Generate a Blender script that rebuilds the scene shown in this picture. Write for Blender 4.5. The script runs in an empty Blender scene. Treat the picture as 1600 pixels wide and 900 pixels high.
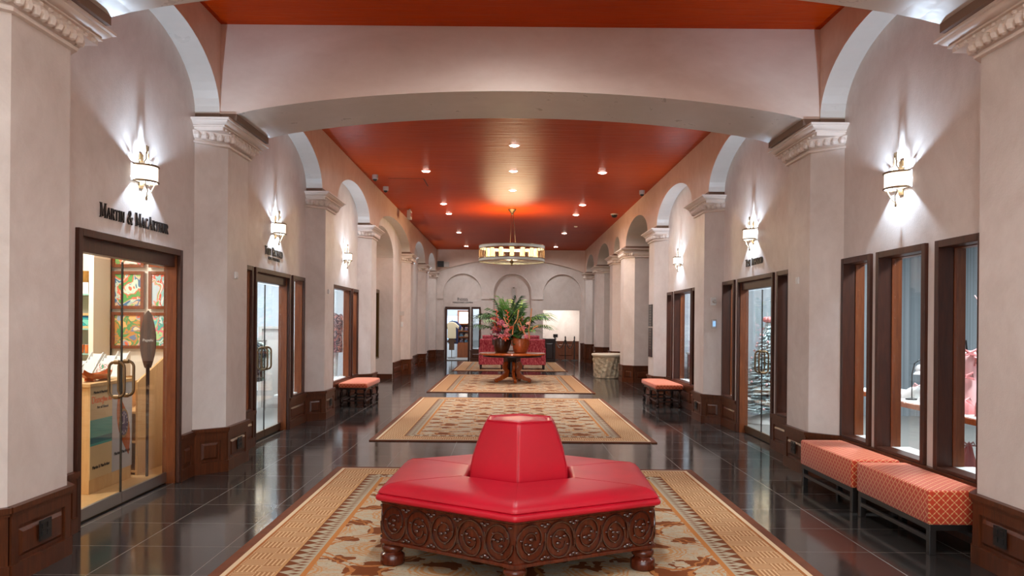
import bpy, bmesh, math, random
from mathutils import Vector, Matrix
PI = math.pi
C = bpy.context.scene.collection
SC = bpy.context.scene

# ---------------------------------------------------------------- camera, world, exposure
cam = bpy.data.cameras.new('camera')
cam.sensor_width = 36.0
cam.lens = 36.0 * 1250 / 1600
cam.shift_x = 6.5 / 1600
cam.shift_y = 55.1 / 1600
cam.clip_end = 200
co = bpy.data.objects.new('camera', cam)
C.objects.link(co)
co.location = (0, 0, 1.5)
co.rotation_mode = 'QUATERNION'
co.rotation_quaternion = (Matrix.Rotation(PI / 2, 4, 'X') @ Matrix.Rotation(math.radians(0.5), 4, 'Z')).to_quaternion()
SC.camera = co
w = bpy.data.worlds.new('world')
SC.world = w
w.use_nodes = True
w.node_tree.nodes['Background'].inputs[0].default_value = (0.86, 0.94, 1.0, 1)
w.node_tree.nodes['Background'].inputs[1].default_value = 4.5
SC.view_settings.view_transform = 'Standard'
SC.view_settings.look = 'None'
SC.view_settings.exposure = 0.12
SC.view_settings.gamma = 1.0
SC.view_settings.use_curve_mapping = False
SC.cycles.max_bounces = 10
SC.cycles.diffuse_bounces = 5
SC.cycles.glossy_bounces = 5
SC.cycles.transparent_max_bounces = 16
SC.cycles.transmission_bounces = 8
SC.cycles.sample_clamp_indirect = 6.0
SC.cycles.caustics_reflective = False
SC.cycles.caustics_refractive = False
DOWN_W = 190.0      # power of one ceiling downlight
SCONCE_W = 42.0
SHOP = 1.0

# ---------------------------------------------------------------- room measures
CX, F, W = 0.10, 2.91, 3.15
ZC = 4.38
ZCAP, ZSPR = 3.45, 3.51
YEND = 31.6
def sx(s, off): return CX + s * off

# ---------------------------------------------------------------- materials
def lin(c):
    return tuple(((v / 255) / 12.92 if v / 255 <= 0.04045 else ((v / 255 + 0.055) / 1.055) ** 2.4) for v in c[:3]) + (1,)
class X:
    nt = None
    def __init__(s, k): s.k = k
    @staticmethod
    def m(op, a, b=None, c=None):
        n = X.nt.nodes.new('ShaderNodeMath'); n.operation = op
        for i, v in enumerate((a, b, c)):
            if v is None: continue
            if isinstance(v, X): X.nt.links.new(v.k, n.inputs[i])
            else: n.inputs[i].default_value = v
        return X(n.outputs[0])
    def __add__(s, o): return X.m('ADD', s, o)
    def __radd__(s, o): return X.m('ADD', s, o)
    def __sub__(s, o): return X.m('SUBTRACT', s, o)
    def __rsub__(s, o): return X.m('SUBTRACT', o, s)
    def __mul__(s, o): return X.m('MULTIPLY', s, o)
    def __rmul__(s, o): return X.m('MULTIPLY', s, o)
    def __truediv__(s, o): return X.m('DIVIDE', s, o)
    def lt(s, o): return X.m('LESS_THAN', s, o)
    def gt(s, o): return X.m('GREATER_THAN', s, o)
    def abs(s): return X.m('ABSOLUTE', s)
    def sin(s): return X.m('SINE', s)
    def cos(s): return X.m('COSINE', s)
    def fract(s): return X.m('FRACT', s)
    def floor(s): return X.m('FLOOR', s)
    def sqrt(s): return X.m('SQRT', s)
    def min(s, o): return X.m('MINIMUM', s, o)
    def max(s, o): return X.m('MAXIMUM', s, o)
def newmat(name):
    m = bpy.data.materials.new(name); m.use_nodes = True
    X.nt = m.node_tree
    return m, m.node_tree, m.node_tree.nodes['Principled BSDF']
def setc(m, c):
    m.diffuse_color = c
def N(nt, t, **kw):
    n = nt.nodes.new(t)
    for k, v in kw.items():
        if k in n.inputs: n.inputs[k].default_value = v
        else: setattr(n, k, v)
    return n
def mixc(fac, a, b):
    nt = X.nt
    n = nt.nodes.new('ShaderNodeMix'); n.data_type = 'RGBA'
    for i, v in ((0, fac), (6, a), (7, b)):
        if isinstance(v, X): nt.links.new(v.k, n.inputs[i])
        else: n.inputs[i].default_value = v
    return X(n.outputs[2])
def coords(kind='Object', scale=(1, 1, 1)):
    nt = X.nt
    tc = nt.nodes.new('ShaderNodeTexCoord')
    mp = nt.nodes.new('ShaderNodeMapping'); mp.inputs['Scale'].default_value = scale
    nt.links.new(tc.outputs[kind], mp.inputs[0])
    return X(mp.outputs[0])
def xyz(v):
    n = X.nt.nodes.new('ShaderNodeSeparateXYZ'); X.nt.links.new(v.k, n.inputs[0])
    return X(n.outputs[0]), X(n.outputs[1]), X(n.outputs[2])
def noise(v, scale, detail=3, rough=.5, dist=0.0):
    n = N(X.nt, 'ShaderNodeTexNoise', Scale=scale, Detail=detail, Roughness=rough, Distortion=dist)
    X.nt.links.new(v.k, n.inputs['Vector'])
    return X(n.outputs['Fac'])
def ramp(x, lo, hi):
    n = N(X.nt, 'ShaderNodeMapRange'); n.clamp = True
    X.nt.links.new(x.k, n.inputs[0]); n.inputs[1].default_value = lo; n.inputs[2].default_value = hi
    return X(n.outputs[0])
def bump(h, strength, dist=.01):
    n = N(X.nt, 'ShaderNodeBump', Strength=strength, Distance=dist)
    X.nt.links.new(h.k, n.inputs['Height'])
    b = X.nt.nodes['Principled BSDF']
    X.nt.links.new(n.outputs[0], b.inputs['Normal'])
def plain(name, c, rough=.5, metal=0.0, spec=.5, emit=None, es=0.0, var=0.0, coat=0.0):
    m, nt, b = newmat(name)
    b.inputs['Base Color'].default_value = lin(c)
    b.inputs['Roughness'].default_value = rough
    b.inputs['Metallic'].default_value = metal
    b.inputs['Specular IOR Level'].default_value = spec
    b.inputs['Coat Weight'].default_value = coat
    if emit:
        b.inputs['Emission Color'].default_value = lin(emit); b.inputs['Emission Strength'].default_value = es
    if var:
        v = noise(coords(), 9, 4)
        c2 = tuple(x * (1 - var) for x in c)
        nt.links.new(mixc(v, lin(c), lin(c2)).k, b.inputs['Base Color'])
    setc(m, lin(c))
    return m
def plaster(name, c, c2, rough=.42, bs=.25, stretch=(1, 1, .85)):
    m, nt, b = newmat(name)
    co = coords('Object', stretch)
    a = noise(co, 1.1, 6, .66, .8); f = noise(co, 7, 5, .65, .5); g = noise(coords(), 75, 3)
    col = mixc(ramp(a * .75 + f * .25, .32, .68), lin(c), lin(c2))
    nt.links.new(col.k, b.inputs['Base Color'])
    r = ramp(f, .2, .8) * .22 + (rough - .1)
    nt.links.new(r.k, b.inputs['Roughness'])
    bump(f * .45 + g * .55, bs, .006)
    setc(m, lin(c))
    return m
def wood(name, c, c2, rough=.35, scale=1.0, axis='Z', coat=0.0):
    m, nt, b = newmat(name)
    s = {'Z': (9, 9, .9), 'X': (.9, 9, 9), 'Y': (9, .9, 9)}[axis]
    co = coords('Object', tuple(v * scale for v in s))
    a = noise(co, 1.6, 5, .65, 1.5); f = noise(co, 9, 3, .6, .4)
    col = mixc(ramp(a * .65 + f * .35, .3, .7), lin(c), lin(c2))
    nt.links.new(col.k, b.inputs['Base Color'])
    b.inputs['Roughness'].default_value = rough
    b.inputs['Coat Weight'].default_value = coat
    b.inputs['Coat Roughness'].default_value = .12
    b.inputs['Specular IOR Level'].default_value = .32
    bump(f, .08, .003)
    setc(m, lin(c))
    return m
MAT = {}
MAT['plaster'] = plaster('plaster_white', (231, 222, 216), (205, 192, 184), .42, .35)
MAT['peach'] = plaster('plaster_peach_bounce', (228, 200, 180), (208, 174, 152), .36, .3)  # part paint, part red ceiling bounce put into the colour
MAT['beamface'] = plaster('plaster_beam', (234, 216, 204), (214, 190, 176), .6, .2, (.5, 1, 1))
MAT['soffit'] = plaster('plaster_soffit', (216, 208, 200), (204, 196, 188), .32, .06, (.6, .6, 1))
MAT['capital'] = plaster('plaster_capital', (238, 226, 216), (226, 210, 200), .42, .1)
MAT['shaded_plinth'] = plain('plinth_painted_shade', (124, 98, 82), .6)  # plinth colour darkened to paint in the shade under the beam
def m_ceiling():
    m, nt, b = newmat('ceiling_red')
    co = coords('Object', (.8, 5.5, 1))
    a = noise(co, 1.6, 4, .55, .8); c = noise(coords(), .5, 3)
    nt.links.new(mixc(ramp(a * .4 + c * .6, .3, .7), lin((192, 70, 8)), lin((168, 52, 5))).k, b.inputs['Base Color'])
    b.inputs['Roughness'].default_value = .38
    b.inputs['Specular IOR Level'].default_value = .08
    b.inputs['IOR'].default_value = 1.33
    bump(a, .5, .02)
    setc(m, lin((150, 50, 25)))
    return m
MAT['ceiling'] = m_ceiling()
def m_floor():
    m, nt, b = newmat('floor_granite')
    co = coords(); x, y, z = xyz(co)
    T = .61
    gx = ((x + 0.02) / T).fract(); gy = ((y + .18) / T).fract()
    e = (gx.min(1 - gx)).min(gy.min(1 - gy))
    line = e.lt(.0035)
    sp = noise(co, 160, 2, .7); cl = noise(co, 3, 3)
    tile = N(nt, 'ShaderNodeTexWhiteNoise'); tile.noise_dimensions = '2D'
    cmb = nt.nodes.new('ShaderNodeCombineXYZ')
    nt.links.new(((x + .02) / T).floor().k, cmb.inputs[0]); nt.links.new(((y + .18) / T).floor().k, cmb.inputs[1])
    nt.links.new(cmb.outputs[0], tile.inputs['Vector'])
    t = X(tile.outputs['Value'])
    base = mixc(ramp(sp, .35, .75) * .5 + t * .3, lin((36, 34, 33)), lin((64, 60, 57)))
    col = mixc(line, base, lin((128, 118, 108)))
    nt.links.new(col.k, b.inputs['Base Color'])
    nt.links.new((line * .35 + ramp(cl, .3, .7) * .05 + .085).k, b.inputs['Roughness'])
    b.inputs['Specular IOR Level'].default_value = .62
    bump(noise(co, 2.2, 2) + 0.0, .05, .004)
    setc(m, lin((40, 38, 36)))
    return m
MAT['floor'] = m_floor()
MAT['wood'] = wood('wood_wainscot', (104, 54, 28), (60, 30, 16), .34)
MAT['wood_frame'] = wood('wood_frame_dark', (80, 42, 27), (50, 25, 16), .4)
MAT['wood_jamb'] = wood('wood_jamb_koa', (140, 76, 38), (96, 46, 22), .33)
MAT['wood_table'] = wood('wood_table_red', (202, 102, 40), (140, 60, 24), .22, coat=.4)
MAT['wood_dark'] = wood('wood_dark_walnut', (52, 30, 22), (32, 18, 14), .3)
MAT['wood_black'] = plain('wood_black_lacquer', (28, 23, 21), .35)
MAT['maple'] = wood('wood_maple', (226, 188, 136), (204, 160, 106), .4)
MAT['carved'] = wood('wood_carved_red', (104, 42, 20), (58, 22, 12), .22, coat=.5)
MAT['carved_hi'] = plain('wood_carved_relief', (62, 27, 17), .16, spec=.8, coat=.6)
MAT['brass'] = plain('aged_brass', (150, 122, 86), .34, 1.0)
MAT['bronze'] = plain('dark_bronze', (116, 94, 70), .38, .9)
MAT['steel'] = plain('brushed_steel', (170, 168, 164), .35, 1.0)
MAT['black'] = plain('black_satin', (18, 16, 16), .4)
MAT['white'] = plain('white_paint', (232, 232, 230), .45)
MAT['letter'] = plain('sign_letter_black', (26, 20, 20), .35)
MAT['grey'] = plain('grey_plastic', (196, 190, 184), .5)
MAT['shade'] = plain('lit_shade', (255, 246, 232), .6, emit=(255, 240, 224), es=1.3)
MAT['lens'] = plain('lit_lens', (255, 250, 240), .6, emit=(255, 244, 228), es=30)
MAT['candle'] = plain('lit_candle_glass', (255, 220, 160), .6, emit=(255, 206, 132), es=2.2)
MAT['shopwall_cool'] = plain('shop_white_wall', (222, 230, 236), .6)
MAT['shopwall_warm'] = plain('shop_cream_wall', (240, 230, 214), .6)
MAT['shopfloor'] = plain('shop_pale_floor', (136, 134, 130), .4)
def m_leather():
    m, nt, b = newmat('red_leather')
    co = coords()
    nt.links.new(mixc(ramp(noise(co, 2.5, 3), .35, .65), lin((198, 12, 42)), lin((182, 10, 36))).k, b.inputs['Base Color'])
    b.inputs['Roughness'].default_value = .38
    b.inputs['Specular IOR Level'].default_value = .55
    bump(noise(co, 140, 2), .06, .002)
    setc(m, lin((210, 20, 45)))
    return m
MAT['leather'] = m_leather()
def m_trellis(name, p, ca, cb, lw=.42):
    m, nt, b = newmat(name)
    u, v, _ = xyz(coords('UV'))
    a = u * (2 * PI / p); c = v * (2 * PI / p)
    g = a.cos() + c.cos() + ((a * 2).cos() * .0) 
    g2 = g + (a.sin() * c.sin()) * .0 + ((a * 3).cos() + (c * 3).cos()) * .22
    line = g2.abs().lt(lw)
    nt.links.new(mixc(line, lin(ca), lin(cb)).k, b.inputs['Base Color'])
    b.inputs['Roughness'].default_value = .8
    b.inputs['Sheen Weight'].default_value = .2
    bump(line + noise(coords('UV'), 600, 1) * .3, .25, .002)
    setc(m, lin(ca))
    return m
MAT['trellis'] = m_trellis('fabric_trellis', .058, (200, 62, 26), (230, 176, 120), .3)
MAT['trellis_small'] = m_trellis('fabric_trellis_small', .060, (194, 66, 34), (230, 160, 110), .36)
def m_rug():
    m, nt, b = newmat('rug_weave')
    uv = coords('UV')
    x, y, _ = xyz(uv)
    HX, HY = 1.815, 2.95
    d = (HX - x.abs()).min(HY - y.abs())
    # drawn field
    ds = N(nt, 'ShaderNodeTexNoise', Scale=3.2, Detail=4.0, Roughness=.6)
    nt.links.new(uv.k, ds.inputs['Vector'])
    sp = nt.nodes.new('ShaderNodeSeparateXYZ'); nt.links.new(ds.outputs['Color'], sp.inputs[0])
    wx = x + (X(sp.outputs[0]) - .5) * .22; wy = y + (X(sp.outputs[1]) - .5) * .20
    P = .92
    a = wx * (2 * PI / P); c = wy * (2 * PI / P)
    g = a.cos() + c.cos()
    outline = (g.abs() - .20).abs().lt(.065)
    blob0 = ((a.cos() * a.cos()) * .6 + (c.cos() * c.cos()) * 1.3 + (noise(uv, 8, 2) - .5) * 1.4).lt(.27)
    blob = ((a.sin() * a.sin()) * .42 + (c.sin() * c.sin()) * 1.1 + g.abs() * .55 + (noise(uv, 9, 2) - .5) * 1.0).lt(.46)
    blobs2 = (((a * 2).cos() + (c * 2).sin()) * .5 + (noise(uv, 7, 2) - .5) * 3).gt(.85)
    rad = (2 - g.abs())
    rings = ((rad * 30 + noise(uv, 8, 2) * 6).sin()).gt(.0) * rad.lt(.8) * rad.gt(.10)
    wisps = (noise(coords('UV', (3, 14, 1)), 1.2, 3, .6, 1.5) - .5).abs().lt(.025)
    speck = noise(uv, 52, 3, .7).gt(.57)
    field = mixc(speck * .5, lin((184, 172, 148)), lin((152, 136, 112)))
    field = mixc(wisps, field, lin((190, 150, 110)))
    field = mixc(rings, field, lin((190, 140, 92)))
    field = mixc(outline, field, lin((176, 114, 64)))
    field = mixc(blob.max(blobs2).max(blob0) * (1 - outline), field, lin((124, 68, 34)))
    # fret band: basket of stripes
    q = .13
    cell = ((x / q).floor() + (y / q).floor()) * .5
    ck = cell.fract().gt(.25)
    st = ck * ((x * (2 * PI / .028)).sin()) + (1 - ck) * ((y * (2 * PI / .028)).sin())
    fret = mixc(st.gt(.25), lin((162, 116, 76)), lin((212, 174, 132)))
    # leaf band
    along = ((HX - x.abs()).lt(HY - y.abs()))
    t = along * y + (1 - along) * x
    tri = ((t / .115).fract() - .5).abs() * 2
    dd = (d - .39) / .14
    leaf = mixc((dd.lt(tri * .6)).max(((tri - .5).abs() + (dd - .7).abs()).lt(.26)), lin((176, 164, 140)), lin((118, 66, 36)))
    col = mixc(d.lt(.565), field, lin((186, 122, 66)))
    col = mixc(d.lt(.53), col, leaf)
    col = mixc(d.lt(.39), col, lin((194, 148, 98)))
    col = mixc(d.lt(.375), col, fret)
    col = mixc(d.lt(.115), col, lin((160, 98, 52)))
    col = mixc(d.lt(.098), col, lin((214, 190, 156)))
    col = mixc(d.lt(.066), col, lin((122, 64, 30)))
    nt.links.new(col.k, b.inputs['Base Color'])
    b.inputs['Roughness'].default_value = .9
    b.inputs['Specular IOR Level'].default_value = .15
    bump(noise(uv, 300, 2), .3, .003)
    setc(m, lin((190, 150, 100)))
    return m
MAT['rug'] = m_rug()
MAT['rug_binding'] = plain('rug_binding_brown', (124, 64, 30), .9, var=.3)
def m_glass(name='clear_glass', tint=(1, 1, 1, 1), ior=1.45, ro=.02):
    m = bpy.data.materials.new(name); m.use_nodes = True
    nt = m.node_tree; nt.nodes.clear()
    o = nt.nodes.new('ShaderNodeOutputMaterial'); mx = nt.nodes.new('ShaderNodeMixShader')
    t = nt.nodes.new('ShaderNodeBsdfTransparent'); g = nt.nodes.new('ShaderNodeBsdfGlossy'); X.nt = nt
    lw = nt.nodes.new('ShaderNodeLayerWeight'); lw.inputs[0].default_value = .5
    fac = X.m('POWER', X(lw.outputs['Facing']), 5.0) * .8 + (ior - 1) ** 2 / (ior + 1) ** 2
    t.inputs[0].default_value = tint; g.inputs['Roughness'].default_value = ro
    nt.links.new(fac.k, mx.inputs[0]); nt.links.new(t.outputs[0], mx.inputs[1]); nt.links.new(g.outputs[0], mx.inputs[2])
    nt.links.new(mx.outputs[0], o.inputs[0])
    return m
MAT['glass'] = m_glass(tint=(.95, .97, .97, 1))
def m_stripes(name, ca, cb, p, axis=0, rough=.7):
    m, nt, b = newmat(name)
    c = coords('UV'); u = xyz(c)[axis]
    s = noise(coords('UV', (1 / p, .15, 1) if axis == 0 else (.15, 1 / p, 1)), 1, 3, .6)
    nt.links.new(mixc(ramp(s, .35, .65), lin(ca), lin(cb)).k, b.inputs['Base Color'])
    b.inputs['Roughness'].default_value = rough
    setc(m, lin(ca))
    return m
MAT['curtain'] = m_stripes('grey_streaked_wall', (160, 168, 174), (126, 135, 142), .05)
MAT['boards'] = m_stripes('white_slat_wall', (226, 230, 236), (188, 196, 206), .12, 1)
def m_mottle(name, ca, cb, sc):
    m, nt, b = newmat(name)
    nt.links.new(mixc(ramp(noise(coords('UV', (1.6, .8, 1)), sc, 3, .6, 1.0), .42, .60), lin(ca), lin(cb)).k, b.inputs['Base Color'])
    b.inputs['Roughness'].default_value = .75; setc(m, lin(ca)); return m
MAT['chairfab'] = m_mottle('crimson_chair_fabric', (158, 30, 56), (206, 104, 112), 14)
def m_stone():
    m, nt, b = newmat('carved_stone')
    co = coords()
    v = N(nt, 'ShaderNodeTexVoronoi', Scale=11.0); nt.links.new(co.k, v.inputs['Vector'])
    d = X(v.outputs['Distance']); n = noise(co, 14, 5, .7, 2.0)
    nt.links.new(mixc(ramp(n, .3, .7), lin((222, 206, 178)), lin((176, 158, 130))).k, b.inputs['Base Color'])
    b.inputs['Roughness'].default_value = .85
    bump(d * .5 + n, 1.0, .04)
    setc(m, lin((180, 165, 140)))
    return m
MAT['stone'] = m_stone()
def m_art(name, cols, sc, seed):
    m, nt, b = newmat(name)
    mp = coords('UV'); nt.nodes[-1].inputs['Location'].default_value = (seed * 3.1, seed * 1.7, seed)
    n = N(nt, 'ShaderNodeTexNoise', Scale=sc, Detail=3.0, Distortion=1.2)
    nt.links.new(mp.k, n.inputs['Vector'])
    r = nt.nodes.new('ShaderNodeValToRGB'); r.color_ramp.interpolation = 'CONSTANT'
    el = r.color_ramp.elements
    el[0].position = 0; el[0].color = lin(cols[0]); el[1].position = .4; el[1].color = lin(cols[1])
    for i, c in enumerate(cols[2:]):
        e = el.new(.45 + i * .05); e.color = lin(c)
    nt.links.new(n.outputs['Fac'], r.inputs[0]); nt.links.new(r.outputs[0], b.inputs['Base Color'])
    b.inputs['Roughness'].default_value = .4
    setc(m, lin(cols[1]))
    return m

# ---------------------------------------------------------------- mesh helpers
class MB:
    def __init__(s): s.v = []; s.f = []; s.mi = []; s.mat = 0; s.T = Matrix.Identity(4)
    def add(s, vs, fs, mi=None):
        o = len(s.v)
        s.v += [tuple(s.T @ Vector(p)) for p in vs]
        fl = s.T.to_3x3().determinant() < 0
        for f in fs:
            s.f.append(tuple(o + i for i in (reversed(f) if fl else f))); s.mi.append(s.mat if mi is None else mi)
        return s
    def box(s, x0, x1, y0, y1, z0, z1, mi=None):
        if x0 > x1: x0, x1 = x1, x0
        if y0 > y1: y0, y1 = y1, y0
        if z0 > z1: z0, z1 = z1, z0
        return s.add([(x0, y0, z0), (x1, y0, z0), (x1, y1, z0), (x0, y1, z0), (x0, y0, z1), (x1, y0, z1), (x1, y1, z1), (x0, y1, z1)],
              [(0, 3, 2, 1), (4, 5, 6, 7), (0, 1, 5, 4), (1, 2, 6, 5), (2, 3, 7, 6), (3, 0, 4, 7)], mi)
    def loft(s, rings, cap0=True, cap1=True, closed=True, mi=None):
        n = len(rings[0]); vs = [p for r in rings for p in r]; fs = []
        for k in range(len(rings) - 1):
            for i in range(n if closed else n - 1):
                j = (i + 1) % n
                fs.append((k * n + i, k * n + j, (k + 1) * n + j, (k + 1) * n + i))
        if cap0: fs.append(tuple(reversed(range(n))))
        if cap1: fs.append(tuple((len(rings) - 1) * n + i for i in range(n)))
        return s.add(vs, fs, mi)
    def lathe(s, prof, n=24, c=(0, 0), sq=(1, 1), a0=0, cap=True, mi=None):
        rings = [[(c[0] + r * sq[0] * math.cos(a0 + 2 * PI * i / n), c[1] + r * sq[1] * math.sin(a0 + 2 * PI * i / n), z) for i in range(n)] for r, z in prof]
        return s.loft(rings, cap, cap, mi=mi)
    def prism(s, poly, axis, a, b, mi=None):
        def P(p, t):
            return {'x': (t, p[0], p[1]), 'y': (p[0], t, p[1]), 'z': (p[0], p[1], t)}[axis]
        return s.loft([[P(p, a) for p in poly], [P(p, b) for p in poly]], mi=mi)
    def tube(s, pts, r, n=8, closed=False, mi=None):
        pts = [Vector(p) for p in pts]; rs = r if isinstance(r, (list, tuple)) else [r] * len(pts)
        rings = []; up = None; L = len(pts)
        for i, p in enumerate(pts):
            if closed: t = pts[(i + 1) % L] - pts[i - 1]
            else: t = pts[min(i + 1, L - 1)] - pts[max(i - 1, 0)]
            if t.length < 1e-9: t = Vector((0, 0, 1))
            t.normalize()
            if up is None:
                up = Vector((0, 0, 1)) if abs(t.z) < .9 else Vector((1, 0, 0))
            up = (up - t * up.dot(t))
            if up.length < 1e-6: up = t.orthogonal()
            up.normalize(); b = t.cross(up)
            rings.append([tuple(p + (up * math.cos(2 * PI * k / n) + b * math.sin(2 * PI * k / n)) * rs[i]) for k in range(n)])
        if closed: rings.append(rings[0])
        return s.loft(rings, not closed, not closed, mi=mi)
    def ball(s, c, r, n=10, sq=(1, 1, 1), mi=None):
        rings = []
        m = max(4, n // 2)
        for k in range(m + 1):
            t = PI * k / m - PI / 2
            rr = max(math.cos(t), .02)
            rings.append([(c[0] + r * sq[0] * rr * math.cos(2 * PI * i / n), c[1] + r * sq[1] * rr * math.sin(2 * PI * i / n), c[2] + r * sq[2] * math.sin(t)) for i in range(n)])
        return s.loft(rings, mi=mi)
    def build(s, name, mats, parent=None, smooth=None, bevel=0.0, loc=None, seg=2, recalc=True):
        me = bpy.data.meshes.new(name); me.from_pydata(s.v, [], s.f)
        if not isinstance(mats, (list, tuple)): mats = [mats]
        for m in mats: me.materials.append(MAT[m] if isinstance(m, str) else m)
        for p, i in zip(me.polygons, s.mi): p.material_index = i
        if recalc:
            bm = bmesh.new(); bm.from_mesh(me)
            bmesh.ops.recalc_face_normals(bm, faces=bm.faces); bm.to_mesh(me); bm.free()
        uv = me.uv_layers.new(name='UVMap')
        for p in me.polygons:
            n = p.normal; ax = max(range(3), key=lambda k: abs(n[k]))
            for li in p.loop_indices:
                q = me.vertices[me.loops[li].vertex_index].co
                uv.data[li].uv = (q.y, q.z) if ax == 0 else (q.x, q.z) if ax == 1 else (q.x, q.y)
        if smooth is not None:
            for p in me.polygons: p.use_smooth = True
            if smooth < 180:
                bm = bmesh.new(); bm.from_mesh(me); lim = math.radians(smooth)
                for e in bm.edges:
                    e.smooth = not (len(e.link_faces) == 2 and e.calc_face_angle(0) > lim)
                bm.to_mesh(me); bm.free()
        o = bpy.data.objects.new(name, me); C.objects.link(o)
        if bevel:
            b = o.modifiers.new('bevel', 'BEVEL'); b.width = bevel; b.segments = seg; b.limit_method = 'ANGLE'; b.angle_limit = math.radians(40)
        if parent: o.parent = parent
        if loc: o.location = loc
        return o
def tag(o, label=None, cat=None, group=None, kind=None):
    if label: o['label'] = label
    if cat: o['category'] = cat
    if group: o['group'] = group
    if kind: o['kind'] = kind
    return o
def root(name, loc=(0, 0, 0), label=None, cat=None, group=None, kind=None, rz=0.0, scale=None):
    o = bpy.data.objects.new(name, None); C.objects.link(o); o.location = loc; o.rotation_euler = (0, 0, rz); o.empty_display_size = .1
    if scale: o.scale = scale
    return tag(o, label, cat, group, kind)
def copy_tree(o, parent=None):
    c = o.copy(); C.objects.link(c); c.parent = parent
    for ch in list(o.children): copy_tree(ch, c)
    return c
def lamp(kind, name, loc, power, color=(1, 1, 1), parent=None, size=.05, sizey=None, rot=(0, 0, 0), spot=None, blend=.5):
    l = bpy.data.lights.new(name, kind); l.energy = power; l.color = color
    if kind in ('POINT', 'SPOT'): l.shadow_soft_size = size
    if kind == 'SPOT': l.spot_size = math.radians(spot or 120); l.spot_blend = blend
    if kind == 'AREA':
        l.size = size
        if sizey: l.shape = 'RECTANGLE'; l.size_y = sizey
        else: l.shape = 'DISK'
    o = bpy.data.objects.new(name, l); C.objects.link(o); o.location = loc; o.rotation_euler = rot
    if parent: o.parent = parent
    return o
def struct(o, label=None): return tag(o, label, kind='structure')

# ================================================================ STRUCTURE
b = MB(); b.box(-8, 9, -7, 37, -.2, 0); struct(b.build('floor', 'floor'), 'dark polished granite tile floor')
b = MB(); b.box(sx(-1, F) - .02, sx(1, F) + .02, -6, YEND, ZC, ZC + .15); struct(b.build('ceiling', 'ceiling'), 'terracotta red glossy ceiling')

def spandrel(mb, s, xa, xb, ya, yb, spring, rise, ztop, n=28, m0=0, m1=1):
    pts = []
    for i in range(n + 1):
        t = PI * (1 - i / n)
        pts.append(((ya + yb) / 2 + (yb - ya) / 2 * math.cos(t), spring + rise * math.sin(t)))
    for (y0, z0), (y1, z1) in zip(pts, pts[1:]):
        mb.add([(xa, y0, z0), (xa, y1, z1), (xa, y1, ztop), (xa, y0, ztop)], [(0, 1, 2, 3)], m0)
        mb.add([(xb, y0, z0), (xb, y1, z1), (xb, y1, ztop), (xb, y0, ztop)], [(0, 1, 2, 3)], m0)
        mb.add([(xa, y0, z0), (xa, y1, z1), (xb, y1, z1), (xb, y0, z0)], [(0, 1, 2, 3)], m1)
PIERS = {-1: [-2.9, 1.0, 4.81, 8.30, 12.58, 16.74, 23.38, 27.55, 31.36], 1: [-2.9, 1.0, 4.81, 8.30, 12.60, 16.80, 21.1, 23.38, 27.60, 31.36]}
HP = .545
def pmid(s, k): return PIERS[s][k]
# arcade wall above the capitals
for s in (-1, 1):
    mb = MB(); P = PIERS[s]; xf = sx(s, F)
    for k, m in enumerate(P):
        deep = W if (s < 0 or m < 19) else F + .9
        y1 = min(m + HP, YEND)
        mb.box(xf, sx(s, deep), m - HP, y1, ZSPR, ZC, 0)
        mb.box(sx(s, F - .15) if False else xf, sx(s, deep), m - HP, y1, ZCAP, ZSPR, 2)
        if k < len(P) - 1:
            ya, yb = m + HP, P[k + 1] - HP
            deep = W if (s < 0 or ya < 17) else F + .9
            rise = {0: .6, 1: .6, 2: .62, 3: .60, 4: .53}.get(k, .54)
            if yb - ya < 1.3: rise = .42
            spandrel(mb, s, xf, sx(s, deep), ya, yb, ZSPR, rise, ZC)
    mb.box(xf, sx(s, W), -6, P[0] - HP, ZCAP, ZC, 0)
    struct(mb.build('wall_left' if s < 0 else 'wall_right', ['peach', 'soffit', 'shaded_plinth'], recalc=False), 'plaster arcade wall over the arches, peach paint with ceiling bounce in its colour')

# outer walls with openings  (openings: y0,y1,z0,z1)
CASE = {-1: [(5.63, 7.43, 0), (9.17, 9.50, 1), (9.59, 11.12, 0), (11.25, 11.92, 1), (13.85, 15.43, 1), (15.56, 16.19, 1)],
        1: [(5.44, 6.05, 1), (6.19, 7.02, 1), (7.13, 7.75, 1), (9.17, 9.62, 1), (9.75, 11.27, 0), (11.43, 12.05, 1), (13.76, 14.04, 1), (14.09, 15.56, 1), (15.74, 16.24, 1)]}
OP = {s_: [(a_ + .045, b_ - .045, .435 if k_ else 0, 2.11) for a_, b_, k_ in CASE[s_]] for s_ in (-1, 1)}
OP[-1] += [(17.75, 21.2, 0, 4.0), (24.0, 24.9, 0, 2.1)]
def wall(mb, s, y0, y1, ztop, ops, th=.12):
    ys = sorted({y0, y1} | {v for o in ops for v in o[:2]}); zs = sorted({0, ztop} | {v for o in ops for v in o[2:]})
    for ya, yb in zip(ys, ys[1:]):
        z = 0; runs = []
        for za, zb in zip(zs, zs[1:]):
            if not any(o[0] <= (ya + yb) / 2 <= o[1] and o[2] <= (za + zb) / 2 <= o[3] for o in ops):
                if runs and runs[-1][1] == za: runs[-1][1] = zb
                else: runs.append([za, zb])
        for za, zb in runs: mb.box(sx(s, W), sx(s, W + th), ya, yb, za, zb, 0)
mb = MB(); wall(mb, -1, -6, YEND + .2, ZC, OP[-1]); spandrel(mb, -1, sx(-1, W), sx(-1, W + .5), 17.75, 21.2, 3.2, .62, 4.0)
mb.box(sx(-1, W + .12), sx(-1, W + .5), 21.2, 21.5, 0, 4.0); mb.box(sx(-1, W + .12), sx(-1, W + .5), 17.45, 17.75, 0, 4.0); mb.box(sx(-1, W + .12), sx(-1, W + .6), 17.45, 21.5, 4.0, 4.1)
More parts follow.
